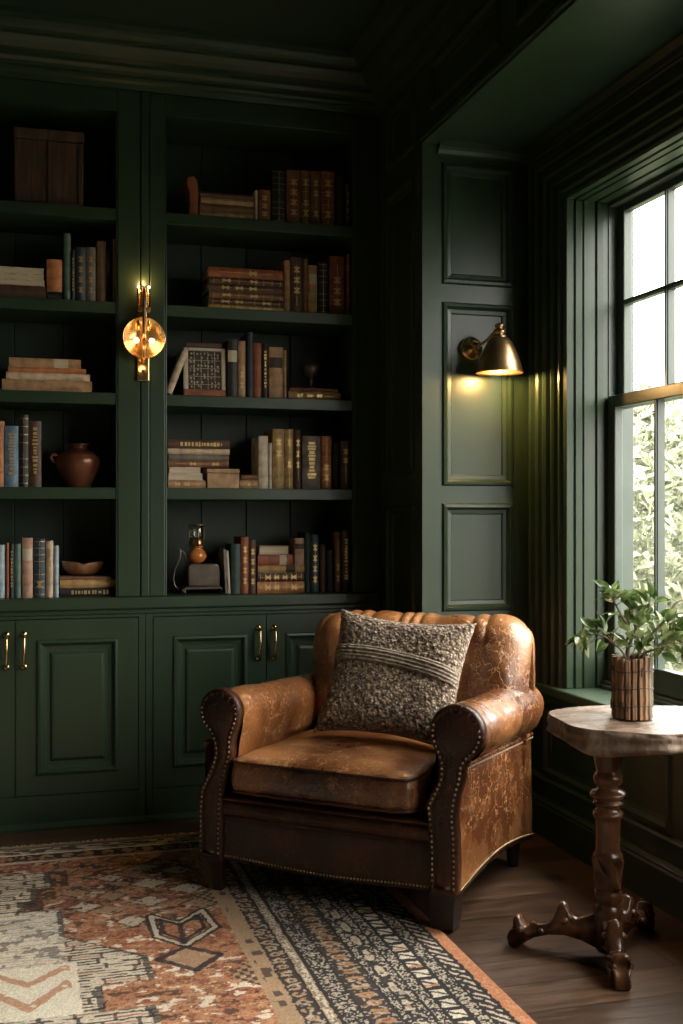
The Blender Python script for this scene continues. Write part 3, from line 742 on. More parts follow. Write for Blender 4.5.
# leaning pamphlets
for k, (xp, hh, tx) in enumerate([(225, .182, 'dark-edged cream pamphlet leaning between the pewter lantern and another pamphlet'), (229, .176, 'cream pamphlet leaning just right of the pewter lantern, nearest the dark green book')]):
    m2 = MB(); m2.box(-.005, .005, 0, .12, 0, hh, b=.002)
    o = m2.build('pamphlet', M['cream_lbl'] if k else M['bk_gray']); o.location = (px(xp)+(.009 if k == 0 else .0045), BK+.012, CT+.001); o.rotation_euler = (0, R(-3), 0)
    tag(o, tx, 'pamphlet', 'leaning pamphlets on the right counter')

# ------------------------------------------------------------------ sconces
def point(name, loc, power, col=(1,.55,.22), rad=.012):
    l = bpy.data.lights.new(name, 'POINT'); l.energy = power; l.color = col; l.shadow_soft_size = rad
    o = bpy.data.objects.new(name, l); COL.objects.link(o); o.location = loc; return o
# disc sconce on the middle stile
sx = .480; sy = D-.0065; zc0 = 1.905
r = empty('wall_sconce', (sx, sy, zc0)); tag(r, 'polished brass disc wall sconce with upright twin tubes on the stile between bays', 'wall lamp')
mb = MB(); mb.box(-.024, .024, -.010, 0, -.165, -.02, b=.003); mb.box(-.016, .016, -.008, 0, -.02, .19, b=.003); mb.build('backplate', M['brass'], r)
mx = Matrix.Translation((0, -.030, 0)) @ Matrix.Rotation(PI/2, 4, 'X')
MB().lathe([(.010,-.018),(.04,-.016),(.065,-.006),(.080,.010),(.083,.014),(.083,.017),(.079,.015),(.062,0),(.04,-.009),(.010,-.012)], 48, mx).build('reflector_dish', M['brass'], r)
mb = MB()
for s in (-1, 1):
    mb.tube([(s*.018, -.030, .03), (s*.020, -.034, .06), (s*.020, -.034, .192)], .0065, 12)
mb.build('tube', M['brass'], r)
mb = MB()
mb.tube([(0,-.045,-.02),(0,-.06,.02),(0,-.052,.07),(0,-.050,.12),(0,-.050,.17),(0,-.042,.198),(0,-.025,.204),(0,-.008,.19)], .0075, 12)
mb.box(-.024, .024, -.056, -.026, .100, .118, b=.003); mb.ball((0,-.04,-.13), .010); mb.tube([(0,-.008,-.13),(0,-.042,-.13)], .004)
mb.tube([(0,-.05,-.02),(0,-.05,-.075),(0,-.02,-.090)], .006, 8)
mb.build('arm', M['brass_dark'], r)
for s in (-1, 1):
    mb = MB(); mb.ball((s*.030, -.046, -.012), .011, u=14, v=10); mb.build('bulb', M['bulb'], r)
    mb = MB(); mb.ball((s*.020, -.034, .200), .0055, u=10, v=8); mb.build('tube_light', M['bulb'], r)
    p = point('disc_sconce_light', (sx+s*.030, sy-.075, zc0-.012), .16); tag(p, kind='structure')
p = point('disc_sconce_light', (sx, sy-.030, zc0+.225), .55); tag(p, kind='structure')
p = point('disc_sconce_light', (sx, sy-.045, zc0-.115), .10); tag(p, kind='structure')

# bell sconce in the niche
LX, LY, LZ = 1.664, YN, 1.845
r = empty('wall_sconce', (LX, LY-.0, LZ)); tag(r, 'brass bell-shade wall sconce on the panelled niche beside the window', 'wall lamp')
mx = Matrix.Translation((0, .012, 0)) @ Matrix.Rotation(PI/2, 4, 'X')
MB().lathe([(.042,0),(.044,.004),(.044,.020),(.040,.025),(.030,.028),(.016,.034),(.010,.040)], 36, mx).build('rose', M['brass'], r)
sxo, syo = .062, -.125
mb = MB(); mb.tube([(0,-.02,0),(.012,-.045,.004),(.035,-.07,.022),(.045,-.10,.042),(sxo,syo,.048)], .0055, 10)
mb.tube([(.0,-.026,0),(-.012,-.034,.022)], .004, 8); mb.ball((-.012,-.034,.024), .006); mb.ball((.012,-.04,0), .009)
mb.build('arm', M['brass_dark'], r)
mx = Matrix.Translation((sxo, syo, -.105))
MB().lathe([(.012,.182),(.017,.178),(.017,.170),(.011,.165),(.020,.160),(.024,.154),(.024,.146),(.017,.142),(.028,.137),(.030,.128)], 28, mx).build('cap', M['brass_dark'], r)
MB().lathe([(.029,.130),(.036,.126),(.046,.112),(.060,.085),(.072,.055),(.081,.025),(.086,.004),(.089,0),(.086,-.002),(.083,.004),(.078,.025),(.069,.055),(.057,.085),(.043,.110),(.030,.122)], 48, mx).build('shade', M['bronze'], r)
mb = MB(); mb.ball((sxo, syo, -.062), .022, u=16, v=12, sc=(1,1,1.2)); mb.build('bulb', M['bulb'], r)
p = point('bell_sconce_light', (LX+sxo, LY+syo, LZ-.098), 8.5, (1,.60,.22), .022); tag(p, kind='structure')

# ------------------------------------------------------------------ armchair
CH = Vector((.92, 3.317, .008)); CROT = math.atan2(-.672, .741)
chair = empty('armchair', CH, (0, 0, CROT)); tag(chair, 'worn brown leather club armchair with rolled arms and nailhead trim, on the rug', 'armchair')
def nz(x, y, z, s=1, o=0): return mn.noise(Vector((x*s+o, y*s+o*1.7, z*s-o)))
# per side: scroll centre x, radius
SIDE = {-1: (.362, .076), 1: (.436, .084)}
REAR = {-1: .0, 1: -.040}
def arm_profile(sd, front=True):
    """closed outline (x outward positive, z) of the arm front, anticlockwise from inner bottom"""
    cx, rr = SIDE[sd]; cz = .575
    pts = [(.352, .105), (.352, .20), (.350, .28), (.340, .36)]
    wi = cx-rr*.60
    pts += [(wi-.004, .44), (wi-.004, .49)]
    for k in range(0, 13):
        a = R(205 - k*(205+62)/12); pts.append((cx+rr*math.cos(a), cz+rr*math.sin(a)))
    wo = cx+rr*.30
    pts += [(wo+.0, .478), (wo-.004+(.0), .44), ((wo+.437)/2-.008, .385), (.434, .33), (.440, .27), (.441, .19), (.440, .105)]
    return pts
def resample(pts, n):
    P = [Vector(p) for p in pts]; d = [0]
    for i in range(1, len(P)): d.append(d[-1]+(P[i]-P[i-1]).length)
    out = []
    for k in range(n+1):
        t = d[-1]*k/n; i = 0
        while i < len(P)-2 and d[i+1] < t: i += 1
        q = (t-d[i])/max(1e-9, d[i+1]-d[i]); out.append(P[i].lerp(P[i+1], q))
    return out
for sd in (-1, 1):
    cx, rr = SIDE[sd]; cz = .570
    # arm body section: inner side up, round the roll, under it and down the outer side
    sec = [(.315, .15), (.312, .30), (.312, .40), (cx-rr*.82, .49)]
    for k in range(0, 15):
        a = R(195 - k*(195+75)/14); sec.append((cx+rr*math.cos(a), cz+rr*math.sin(a)))
    sec += [(cx+rr*.1, cz-rr*1.02), (.425, .465), (.431, .44), (.434, .30), (.436, .20), (.436, .10)]
    sec = resample(sec, 60)
    def fn(u, v):
        k = u*60; i = min(59, int(k)); p = sec[i].lerp(sec[i+1], k-i)
        y = -.022 + v*.735
        x, z = p.x, p.y
        if z > .46: z = z - .028*v - .004*math.sin(v*PI)
        else:
            if x > .40 and z < .3: z = z + (.3-z)/.2*(.035*math.sin(v*PI)-.022*v)
        if x > .40 and z < .46: x += .004*math.sin(v*PI)
        if z > .44: x += REAR[sd]*v*min(1, (z-.44)/.05)
        e = 0
        if z > .45: e = .004*nz(x, y, z, 9, 3) + .002*nz(x, y, z, 25, 1)
        d = Vector((x-cx, 0, z-cz)); d = d.normalized()*e if d.length > 0 else d
        sh = 0
        if v < .03: sh = (1-v/.03)
        return (sd*(x + d.x), y, z + d.z)
    mb = MB(); mb.grid(fn, 60, 60)
    # bottom + inner closing face and the rear end cap
    b0 = [fn(0, j/60) for j in range(61)]; b1 = [fn(1, j/60) for j in range(61)]
    vs = b0+b1; mb.add(vs, [(j, j+1, 62+j, 61+j) for j in range(60)])
    cap = [fn(i/60, 1) for i in range(61)]; mb.add(cap, [tuple(range(61))])
    arm = mb.build('arm', M['leather'], chair, merge=.0004)
    # front panel, padded
    pr = arm_profile(sd); n = len(pr)
    cxm = sum(p[0] for p in pr)/n; 
    mb = MB(); vs = []
    P = [Vector(p) for p in pr]
    def inset(P, d):
        out = []
        for i in range(len(P)):
            a = P[i-1]; b = P[i]; c = P[(i+1) % len(P)]
            t = ((b-a).normalized()+(c-b).normalized()); t = t.normalized() if t.length > 1e-6 else (c-b).normalized()
            nrm = Vector((t.y, -t.x)); out.append(b+nrm*d)
        return out
    P = [Vector(p) for p in resample(pr, 70)]
    ring = [(P, -.018), (P, -.044), (inset(P, .003), -.050), (inset(P, .009), -.053), (inset(P, .014), -.0535), (inset(P, .018), -.0505), (inset(P, .021), -.052), (inset(P, .028), -.056)]
    for pp, y in ring:
        for q in pp: vs.append((sd*q.x, y + .0015*nz(q.x*3, 0, q.y*3, 12), q.y))
    m_ = len(P); fs = []
    for k in range(len(ring)-1):
        for i in range(m_-1): fs.append((k*m_+i, k*m_+i+1, (k+1)*m_+i+1, (k+1)*m_+i))
    k0 = (len(ring)-1)*m_
    for k in range(len(ring)-1):     # closing bottom
        fs.append((k*m_+m_-1, k*m_, (k+1)*m_, (k+1)*m_+m_-1))
    # fill the field as strips joining mirrored samples
    h = m_//2
    for i in range(h): fs.append((k0+i, k0+i+1, k0+m_-2-i, k0+m_-1-i) if i+1 < m_-2-i else (k0+i, k0+i+1, k0+m_-1-i))
    fs.append(tuple(range(m_)))
    mb.add(vs, fs, True)
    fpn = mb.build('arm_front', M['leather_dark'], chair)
    # nails along both edges
    Q = [q for q in resample([(q.x, q.y) for q in inset(P, .0115)], 74)[1:-1]]
    for half in (Q[:len(Q)//2], Q[len(Q)//2:]):
        mb = MB()
        for q in half:
            if q.y < .60: mb.ball((sd*q.x, -.0535, q.y), .0042, u=6, v=4, sc=(1,.6,1))
        mb.build('nailhead_trim', M['nail'], chair)
    # gathers round the scroll
    mb = MB()
    for k in range(9):
        a = R(-20+k*25); 
        p0 = (sd*(cx+.35*rr*math.cos(a)), -.053, .575+.35*rr*math.sin(a)); p1 = (sd*(cx+.88*rr*math.cos(a)), -.050, .575+.88*rr*math.sin(a))
        mb.tube([p0, p1], [.002, .005], 6)
    mb.build('scroll_gathers', M['leather_dark'], chair)
    # cord and nails under the roll and along the lower edge of the side
    mb = MB()
    pts = [(sd*(.434), -.02+.735*t, .470-.028*t) for t in [i/20 for i in range(21)]]
    mb.tube(pts, .006, 8); mb.build('piping', M['leather'], chair)
    mb = MB()
    for i in range(44):
        t = i/43; mb.ball((sd*.438, -.02+.73*t, .458-.028*t), .0042, u=6, v=4, sc=(.6,1,1))
    mb.build('nailhead_trim', M['nail'], chair); mb = MB()
    for i in range(44):
        t = i/43
        zb = .105+.035*math.sin(t*PI)-.022*t
        mb.ball((sd*.4405, -.02+.73*t, zb+.012), .0048, u=6, v=4, sc=(.6,1,1))
        if i < 43: t2 = t+.5/43; mb.ball((sd*.4405, -.02+.73*t2, .105+.035*math.sin(t2*PI)-.022*t2+.012), .0044, u=6, v=4, sc=(.6,1,1))
    mb.build('nailhead_trim', M['nail'], chair)
# front rail with a padded roll
def rail(u, v):
    x = -.356+.712*u
    pf = [(.02,.316),(-.01,.314),(-.035,.312),(-.050,.309),(-.054,.304),(-.046,.298),(-.036,.295),(-.046,.288),(-.050,.27),(-.046,.254),(-.036,.247),(-.032,.243),(-.036,.23),(-.036,.17),(-.038,.12),(-.036,.100),(-.01,.098),(.10,.098)]
    k = v*(len(pf)-1); i = min(len(pf)-2, int(k)); q = k-i
    y = pf[i][0]*(1-q)+pf[i+1][0]*q; z = pf[i][1]*(1-q)+pf[i+1][1]*q
    if z < .2: z += -.006*math.cos(x*PI/.36)
    return (x, y+.0025*nz(x, 0, z, 14), z)
mb = MB(); mb.grid(rail, 60, 51); mb.box(-.356, .356, .02, .70, .13, .30)
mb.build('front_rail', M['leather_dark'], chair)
mb = MB()
for i in range(62):
    x = -.345+.69*i/61; mb.ball((x, -.0385, .113-.006*math.cos(x*PI/.36)), .004, u=6, v=4, sc=(1,.6,1))
mb.build('nailhead_trim', M['nail'], chair)
# seat cushion
def cushion_fn(hx, y0, y1, z0, z1, crown, e=.16, nseed=0, wr=.004):
    cy = (y0+y1)/2; hy = (y1-y0)/2; cz = (z0+z1)/2; hz = (z1-z0)/2
    def f(u, v):
        # superellipsoid
        th = -PI + 2*PI*u; ph = -PI/2 + PI*v
        c = lambda w, m: math.copysign(abs(math.cos(w))**m, math.cos(w)); s = lambda w, m: math.copysign(abs(math.sin(w))**m, math.sin(w))
        x = c(ph, e*1.6)*c(th, e); y = c(ph, e*1.6)*s(th, e); z = s(ph, .55)
        X = x*hx; Y = cy+y*hy; Z = cz+z*hz
        if z > 0: Z += crown*(1-x*x)*(1-y*y)*z
        d = wr*nz(X, Y, Z, 8, nseed)+wr*.5*nz(X, Y, Z, 22, nseed+5)
        k = max(abs(x), abs(y)); 
        if y < -.8 and z < .75:   # drooping vertical creases on the front face
            d += .0035*math.sin(X*85+3*nz(X, 0, Z, 7))*(.4+.6*max(0, z))
        L = Vector((x*.3, y, z*.8)); L = L.normalized() if L.length > 1e-6 else L
        return (X+L.x*d, Y+L.y*d, Z+L.z*d)
    return f
cf = cushion_fn(.312, -.088, .50, .318, .452, .022, .13, 2)
mb = MB(); mb.grid(cf, 170, 70, cu=True); seat = mb.build('seat_cushion', M['leather_seat'], chair, merge=.0003)
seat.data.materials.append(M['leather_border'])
for p_ in seat.data.polygons:          # boxing strip between the two cords: darker hide, front shade also painted in
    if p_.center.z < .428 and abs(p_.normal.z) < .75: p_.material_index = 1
def loop(hx, y0, y1, z, e=.13, n=120, k=1.0):
    cy = (y0+y1)/2; hy = (y1-y0)/2; out = []
    for i in range(n):
        th = 2*PI*i/n
        c = math.copysign(abs(math.cos(th))**e, math.cos(th)); s = math.copysign(abs(math.sin(th))**e, math.sin(th))
        out.append((c*hx*k, cy+s*hy*k, z))
    return out
for z_ in (.431, .338):
    mb = MB(); mb.tube(loop(.312, -.088, .50, z_, k=.985), .0045, 6, True); mb.build('piping', M['leather_dark'], seat)
# backrest
bp = [(.50,.36),(.475,.46),(.470,.56),(.485,.66),(.500,.74),(.520,.80),(.555,.838),(.60,.855),(.65,.852),(.70,.832),(.728,.79),(.735,.70),(.735,.50),(.735,.30),(.735,.10)]
bps = resample(bp, 80)
def back(u, v):
    s = 2*u-1; k = v*80; i = min(79, int(k)); p = bps[i].lerp(bps[i+1], k-i); y, z = p.x, p.y
    W = .405 if z > .5 else .405-.05*min(1, (.5-z)/.08)
    # rounded ends: shrink the section towards the ends
    e = abs(s); q = max(0, (e-.72)/.28); sh = 1-math.sqrt(max(0, 1-q*q))
    x = W*s
    zc, yc = .60, .62
    if z > .45:
        z = z - sh*.085*max(0, (z-.60)/.25)
    y = y + (yc-y)*sh*.75
    # vertical channel gathers over the top roll
    if z > .76 and y < .70:
        ph = s*9.5+1.1*math.sin(s*5+1)+.9*math.sin(s*11)+.35*(y-.56)*12
        a = min(1, (z-.76)/.05); t = abs(math.sin(ph*PI/2))
        amp = .017*(t**.4-.80)*a*(1-sh)
        dr = Vector((y-.62, z-.74)); dr = dr.normalized() if dr.length > 1e-6 else dr
        y += dr.x*amp; z += dr.y*amp
    if s > .5 and z > .5: z += .008*math.sin((s-.5)*PI*1.2)
    d = .011*nz(x, y, z, 5, 11)+.006*nz(x+z*.6, y, z*.6, 14, 3)
    if y < .6: y -= abs(d)
    else: z += d*.5
    if z > .5: y -= .012*math.cos(s*PI/2)*max(0, 1-abs(z-.62)/.2)*(1 if y < .6 else 0)
    return (x+.058, y, z)
mb = MB(); mb.grid(back, 170, 110)
for e in (0, 1): mb.add([back(e, j/110) for j in range(111)], [tuple(range(111))])
mb.build('backrest', M['leather_back'], chair, merge=.0003)
# legs
def leg(x, y, w0, w1, z0, z1, nm='leg', rnd_=False, tilt=0):
    mb = MB(); vs = []
    if rnd_:
        mb.lathe([(w1*.8, z0), (w1, z0+.01), (w0*.9, z0+(z1-z0)*.6), (w0, z1-.01), (w0, z1)], 18, Matrix.Translation((x, y, 0)))
    else:
        prf2 = [(z0, w1), (z0+(z1-z0)*.5, w1*1.08), (z1-.02, w0), (z1, w0)]
        for z, w in prf2: vs += [(x-w+tilt*(z1-z), y-w, z), (x+w+tilt*(z1-z), y-w, z), (x+w+tilt*(z1-z), y+w, z), (x-w+tilt*(z1-z), y+w, z)]
        fs = [(3,2,1,0), (12,13,14,15)]
        for k in range(3):
            for i in range(4): j = (i+1) % 4; fs.append((k*4+i, k*4+j, k*4+4+j, k*4+4+i))
        mb.add(vs, fs)
    return mb.build(nm, M['black_wood'], chair, bevel=.003)
leg(-.384, -.012, .027, .016, 0.0, .118); leg(.386, -.000, .040, .034, -.0015, .118)
leg(.385, .655, .028, .020, -.0075, .135, rnd_=True); leg(-.385, .655, .028, .020, 0, .135, rnd_=True)

# ------------------------------------------------------------------ pillow
def pil_surf(s, t, side):
    """s,t in -1..1; returns local point, z up along the pillow, y towards back"""
    hw, hh = .240, .216
    pin = 1-.10*(1-t*t)*(s*s) ; pin2 = 1-.13*(1-s*s)*(t*t)
    x = s*hw*pin; z = t*hh*pin2
    prof_ = max(0, (1-s**4))*max(0, (1-t**4)); th = .070*prof_**.55
    return x, z, th
def pil_point(s, t, side, off=0):
    x, z, th = pil_surf(s, t, side)
    y = side*(th+off)
    wob_ = .006*nz(x, z, side, 9, 5)
    dy = .0028*nz(x, z, side, 70, 2)+.0016*nz(x, z, side, 150, 7)
    y += side*(wob_+dy)*min(1, th/.02)
    # slump of the lower half
    y += -.012*math.cos(s*1.2)*max(0, -t)
    return Vector((x+.0015*nz(x, z, 3, 100), y, z))
pil = empty('throw_pillow'); 
PM = Matrix.Translation(CH) @ Matrix.Rotation(CROT, 4, 'Z') @ Matrix.Translation((.095, .300, .668)) @ Matrix.Rotation(R(-24), 4, 'X') @ Matrix.Rotation(R(2.0), 4, 'Y') @ Matrix.Rotation(R(5), 4, 'Z')
pil.matrix_world = PM
tag(pil, 'nubbly grey-brown boucle throw pillow with a ribbed band, leaning on the armchair back', 'pillow')
mb = MB()
mb.grid(lambda u, v: pil_point(2*u-1, 2*v-1, -1), 170, 170); mb.grid(lambda u, v: pil_point(2*u-1, 2*v-1, 1), 60, 60)
mb.build('cover', M['boucle'], pil)
mb = MB()
def band(u, v):
    s = 2*u-1; t0 = .17+.05*math.cos(s*2)-.09*s
    t = t0 + (v-.5)*.26
    e = min(v, 1-v)*2
    p = pil_point(s*.995, t, -1, .003+.010*min(1, e*4)+.0026*math.sin(v*PI*9))
    return p
mb.grid(band, 120, 40); mb.build('knit_band', M['boucle_band'], pil)

# ------------------------------------------------------------------ side table
TX, TY = 1.55, 2.73
tab = empty('side_table', (TX, TY, 0)); tag(tab, 'rustic pedestal side table with live-edge slab top and carved tripod feet', 'table')
# slab outline in camera-ish axes (right, forward) relative to world
rx = Vector((math.cos(YAW), -math.sin(YAW))); fx = Vector((math.sin(YAW), math.cos(YAW)))
ctr = rx*.842 + fx*3.02
outl = []
for k in range(120):
    a = 2*PI*k/120
    ra, rb_ = .275, .215
    e = 2.35
    q = (abs(math.cos(a)/ra)**e+abs(math.sin(a)/rb_)**e)**(-1/e)
    q *= 1+.035*math.sin(3*a+.6)+.022*math.sin(7*a+1)+.016*mn.noise(Vector((math.cos(a)*3, math.sin(a)*3, 2)))
    p = ctr + rx*(q*math.cos(a)) + fx*(q*math.sin(a))
    if p.x > 1.862: p.x = 1.862+(p.x-1.862)*.1
    outl.append((p.x-TX, p.y-TY))
cx0 = ctr.x-TX; cy0 = ctr.y-TY
ZT = .660
def thick(x, y):
    # thicker lump at the near left edge
    return .052 + .020*math.exp(-((x+.12)**2+(y+.16)**2)/.006) + .006*mn.noise(Vector((x*9, y*9, 0)))
lay = [(1-.012, 0), (1, -.006)] + [(1+.010*math.sin(k*1.3), -.006-.9*(k+1)/8) for k in range(7)] + [(.95, -1.0), (.80, -1.02)]
mb = MB(); vs = []; fs = []; n = len(outl)
for li, (sc, dz) in enumerate(lay):
    for k, (x, y) in enumerate(outl):
        ex = cx0+(x-cx0)*sc; ey = cy0+(y-cy0)*sc
        z = ZT + (dz if li < 2 else dz*thick(x, y))
        if li >= 2:
            j = .007*mn.noise(Vector((x*22, y*22, z*30))); ex += (x-cx0)*j*4; ey += (y-cy0)*j*4
        vs.append((ex, ey, z))
for li in range(len(lay)-1):
    for k in range(n): fs.append((li*n+k, li*n+(k+1) % n, (li+1)*n+(k+1) % n, (li+1)*n+k))
fs.append(tuple((len(lay)-1)*n+k for k in range(n)))
mb.add(vs, fs, True)
slab = mb.build('slab_edge', M['slab_side'], tab)
mb = MB(); vs = []; fs = []
RNG = 14
for q in range(RNG+1):
    f = (1-q/RNG)*.988
    for k, (x, y) in enumerate(outl):
        X = cx0+(x-cx0)*f; Y = cy0+(y-cy0)*f
        crack = -.004*max(0, 1-abs(mn.noise(Vector((X*5, Y*16, 1))))*14)
        vs.append((X, Y, ZT + (0 if q == 0 else .0008*mn.noise(Vector((X*20, Y*20, 0))) + crack)))
for q in range(RNG):
    for k in range(n): fs.append((q*n+k, q*n+(k+1) % n, (q+1)*n+(k+1) % n, (q+1)*n+k))
mb.add(vs, fs, True); mb.build('slab_top', M['slab_top'], tab)
# turned and twist-carved column
colp = [(.030,.02),(.036,.03),(.040,.06),(.041,.10),(.040,.135),(.034,.146),(.030,.150),(.036,.158),(.0385,.170),(.036,.184),(.031,.190)]
colp += [(.036+.002*math.sin(k), .194+k*.0095) for k in range(9)]
colp += [(.040,.280),(.0385,.286),(.033,.292),(.0325,.34),(.034,.375),(.036,.384),(.041,.388),(.042,.394),(.040,.400),(.034,.404),(.031,.416),(.039,.420),(.043,.425),(.039,.430),(.034,.434),(.047,.441),(.0495,.448),(.046,.455),(.033,.459),(.027,.466),(.034,.474),(.039,.484),(.039,.496),(.034,.506),(.030,.512),(.034,.520),(.037,.54),(.041,.558),(.046,.606)]
colw = lambda a, z: (1+.17*math.sin(4*a+(z-.19)*55)) if .192 < z < .275 else (1+.02*math.sin(9*a+z*20) if z > .5 else 1)
# densify
cp2 = []
for (r0, z0), (r1, z1) in zip(colp[:-1], colp[1:]):
    m_ = max(1, int((z1-z0)/.005))
    for k in range(m_): cp2.append((r0+(r1-r0)*k/m_, z0+(z1-z0)*k/m_))
cp2.append(colp[-1])
MB().lathe(cp2, 48, None, colw).build('column', M['table_wood'], tab)
# carved feet
fprof = [(.0,.125),(.035,.122),(.060,.108),(.085,.100),(.100,.112),(.112,.134),(.124,.140),(.134,.132),(.140,.110),(.150,.086),(.170,.074),(.190,.071),(.204,.077),(.212,.074),(.218,.060),(.228,.062),(.238,.082),(.250,.090),(.258,.080),(.250,.066),(.252,.052),(.268,.044),(.276,.026),(.272,.004),(.262,0),(.248,.002),(.232,.014),(.200,.034),(.160,.048),(.115,.052),(.070,.046),(.030,.030),(.0,.022)]
def foot(ang, scl, wd=.024):
    mb = MB(); dx, dy = math.cos(R(ang)), math.sin(R(ang)); vs = []; n = len(fprof)
    lays = [(-1, .80), (-.82, .97), (-.4, 1.0), (.0, 1.02), (.4, 1.0), (.82, .97), (1, .80)]
    cxs = sum(p[0] for p in fprof)/n
    for (w, k) in lays:
        for (s_, z) in fprof:
            zz = z if z < .001 else (z*(k if z > .06 else 1)+(0 if z > .06 else (1-k)*.012))
            ww = wd*w*(1-.25*max(0, s_-.06)/.2 + .35*math.exp(-((s_-.245)/.02)**2)+.15*math.sin(s_*90)*.5)
            S = s_*scl
            vs.append((S*dx-ww*dy, S*dy+ww*dx, zz))
    fs = []
    for l in range(len(lays)-1):
        for i in range(n): j = (i+1) % n; fs.append((l*n+i, l*n+j, (l+1)*n+j, (l+1)*n+i))
    fs += [tuple(reversed(range(n))), tuple((len(lays)-1)*n+i for i in range(n))]
    mb.add(vs, fs, True)
    # carved curls on both flanks
    for sg in (-1, 1):
        for (s0, z0, r0) in ((.115*scl, .095, .014), (.240*scl, .055, .013), (.18*scl, .056, .010)):
            mb.ball((s0*dx-sg*wd*.85*dy, s0*dy+sg*wd*.85*dx, z0), r0, u=10, v=8, sc=(1, 1, .8))
    mb.build('leg', M['table_wood'], tab)
foot(142.5, 1.0); foot(250, .80); foot(36, 1.02)

# ------------------------------------------------------------------ vase and branches
VX, VY = 1.600, 2.690
vz = ZT+.002
vase = empty('vase', (VX, VY, vz)); tag(vase, 'cylindrical vase clad in rough bark strips on the slab table', 'vase')
mb = MB().lathe([(.046,0),(.047,.003),(.047,.160),(.043,.162),(.041,.155),(.041,.01),(.0,.008)], 36); mb.build('body', M['dark_lbl'], vase)
ns = 19
for k in range(ns):
    a = 2*PI*k/ns; w = 2*PI*.0505/ns*.5*rnd.uniform(.85, 1.05); hh = rnd.uniform(.158, .170); rr = .0485
    m2 = MB(); vs = []
    for z in [0, .02, .05, .08, .11, .14, hh]:
        j = rnd.uniform(-.0008,.0008); t = .0055+rnd.uniform(-.001,.0015)
        for (u_, v_) in ((-w, 0), (-w*.6, t), (w*.6, t), (w, 0)):
            vs.append(((rr+v_)*math.cos(a)-(u_+j)*math.sin(a), (rr+v_)*math.sin(a)+(u_+j)*math.cos(a), z+.0005))
    fs = []
    for q in range(6):
        for i in range(4): jn = (i+1) % 4; fs.append((q*4+i, q*4+jn, q*4+4+jn, q*4+4+i))
    fs += [(3,2,1,0), (24,25,26,27)]
    m2.add(vs, fs); 
    cs = math.cos(a-R(225))
    m2.build('bark_strip', M['bark_a'] if cs > .25 else M['bark_b'], vase)
mb = MB()
for z in (.035, .082, .128):
    mb.tube([((.0555+.0004*math.sin(9*t))*math.cos(t), .0555*math.sin(t), z+.003*math.sin(3*t)) for t in [2*PI*i/40 for i in range(40)]], .0013, 5, True)
for k in range(24):
    a = rnd.uniform(R(150), R(270)); z = rnd.choice((.035,.082,.128))
    mb.tube([(.056*math.cos(a), .056*math.sin(a), z-.012), (.0565*math.cos(a+.05), .0565*math.sin(a+.05), z+.012)], .0011, 5)
mb.build('stitching', M['dark_lbl'], vase)

plant = empty('leafy_branches', (VX, VY, vz)); tag(plant, 'leafy green branches spreading from the bark-clad vase by the window', 'plant')
br = MB(); lv = MB(); prn = random.Random(21)
def leaf(p, d, L, w, twist):
    d = d.normalized(); sidev = d.cross(Vector((0,0,1)))
    if sidev.length < .1: sidev = d.cross(Vector((1,0,0)))
    sidev.normalize(); up = sidev.cross(d).normalized()
    rot = Matrix.Rotation(twist, 3, d); sidev = rot @ sidev; up = rot @ up
    rows = [(0,.0),(.12,.35),(.3,.85),(.48,1.0),(.66,.85),(.84,.48),(1,.0)]
    vs = []
    for t, ww in rows:
        c = p + d*(L*t) - up*(L*.22*t*t)
        vs += [c - sidev*(w*ww) + up*(w*.35*ww), c - sidev*(w*ww*.5)+up*(w*.08*ww), c, c + sidev*(w*ww*.5)+up*(w*.08*ww), c + sidev*(w*ww) + up*(w*.35*ww)]
    fs = []
    for k in range(len(rows)-1):
        for i in range(4): fs.append((k*5+i, k*5+i+1, k*5+6+i, k*5+5+i))
    lv.add(vs, fs, True)
def spray(p, d, n=6, L=.05):
    for i in range(n):
        e = Vector((prn.uniform(-1,1), prn.uniform(-1,1), prn.uniform(-.5,1))).normalized()
        dd = (d.normalized()*.75+e*.75)
        leaf(p-d.normalized()*prn.uniform(0,.04), dd, L*prn.uniform(.7,1.15), L*prn.uniform(.20,.28), prn.uniform(-1,1))
def r3(a, f, z): # right, forward, up offsets
    return Vector((rx.x*a+fx.x*f, rx.y*a+fx.y*f, z))
def branch(pts, r0, leaves=True, tip=6, L=.05, dens=.55):
    P = [r3(*p) for p in pts]
    # smooth resample
    S = []
    for i in range(len(P)-1):
        p0 = P[max(0,i-1)]; p1 = P[i]; p2 = P[i+1]; p3 = P[min(len(P)-1,i+2)]
        for k in range(6):
            t = k/6; S.append(.5*((2*p1)+(p2-p0)*t+(2*p0-5*p1+4*p2-p3)*t*t+(3*p1-p0-3*p2+p3)*t**3))
    S.append(P[-1]); n = len(S)
    br.tube(S, [r0*(1-.72*i/n) for i in range(n)], 7)
    if leaves:
        for i in range(int(n*.45), n-1):
            if prn.random() < dens:
                d = (S[i+1]-S[i]).normalized(); q = d.cross(Vector((prn.uniform(-1,1), prn.uniform(-1,1), prn.uniform(-1,1)))).normalized()
                tw = S[i]+q*prn.uniform(.008,.02); br.tube([S[i], tw], [.0012,.001], 5); leaf(tw, d*.5+q, L*prn.uniform(.75,1.1), L*prn.uniform(.2,.27), prn.uniform(-1.2,1.2))
        spray(S[-1], S[-1]-S[-3], tip, L)
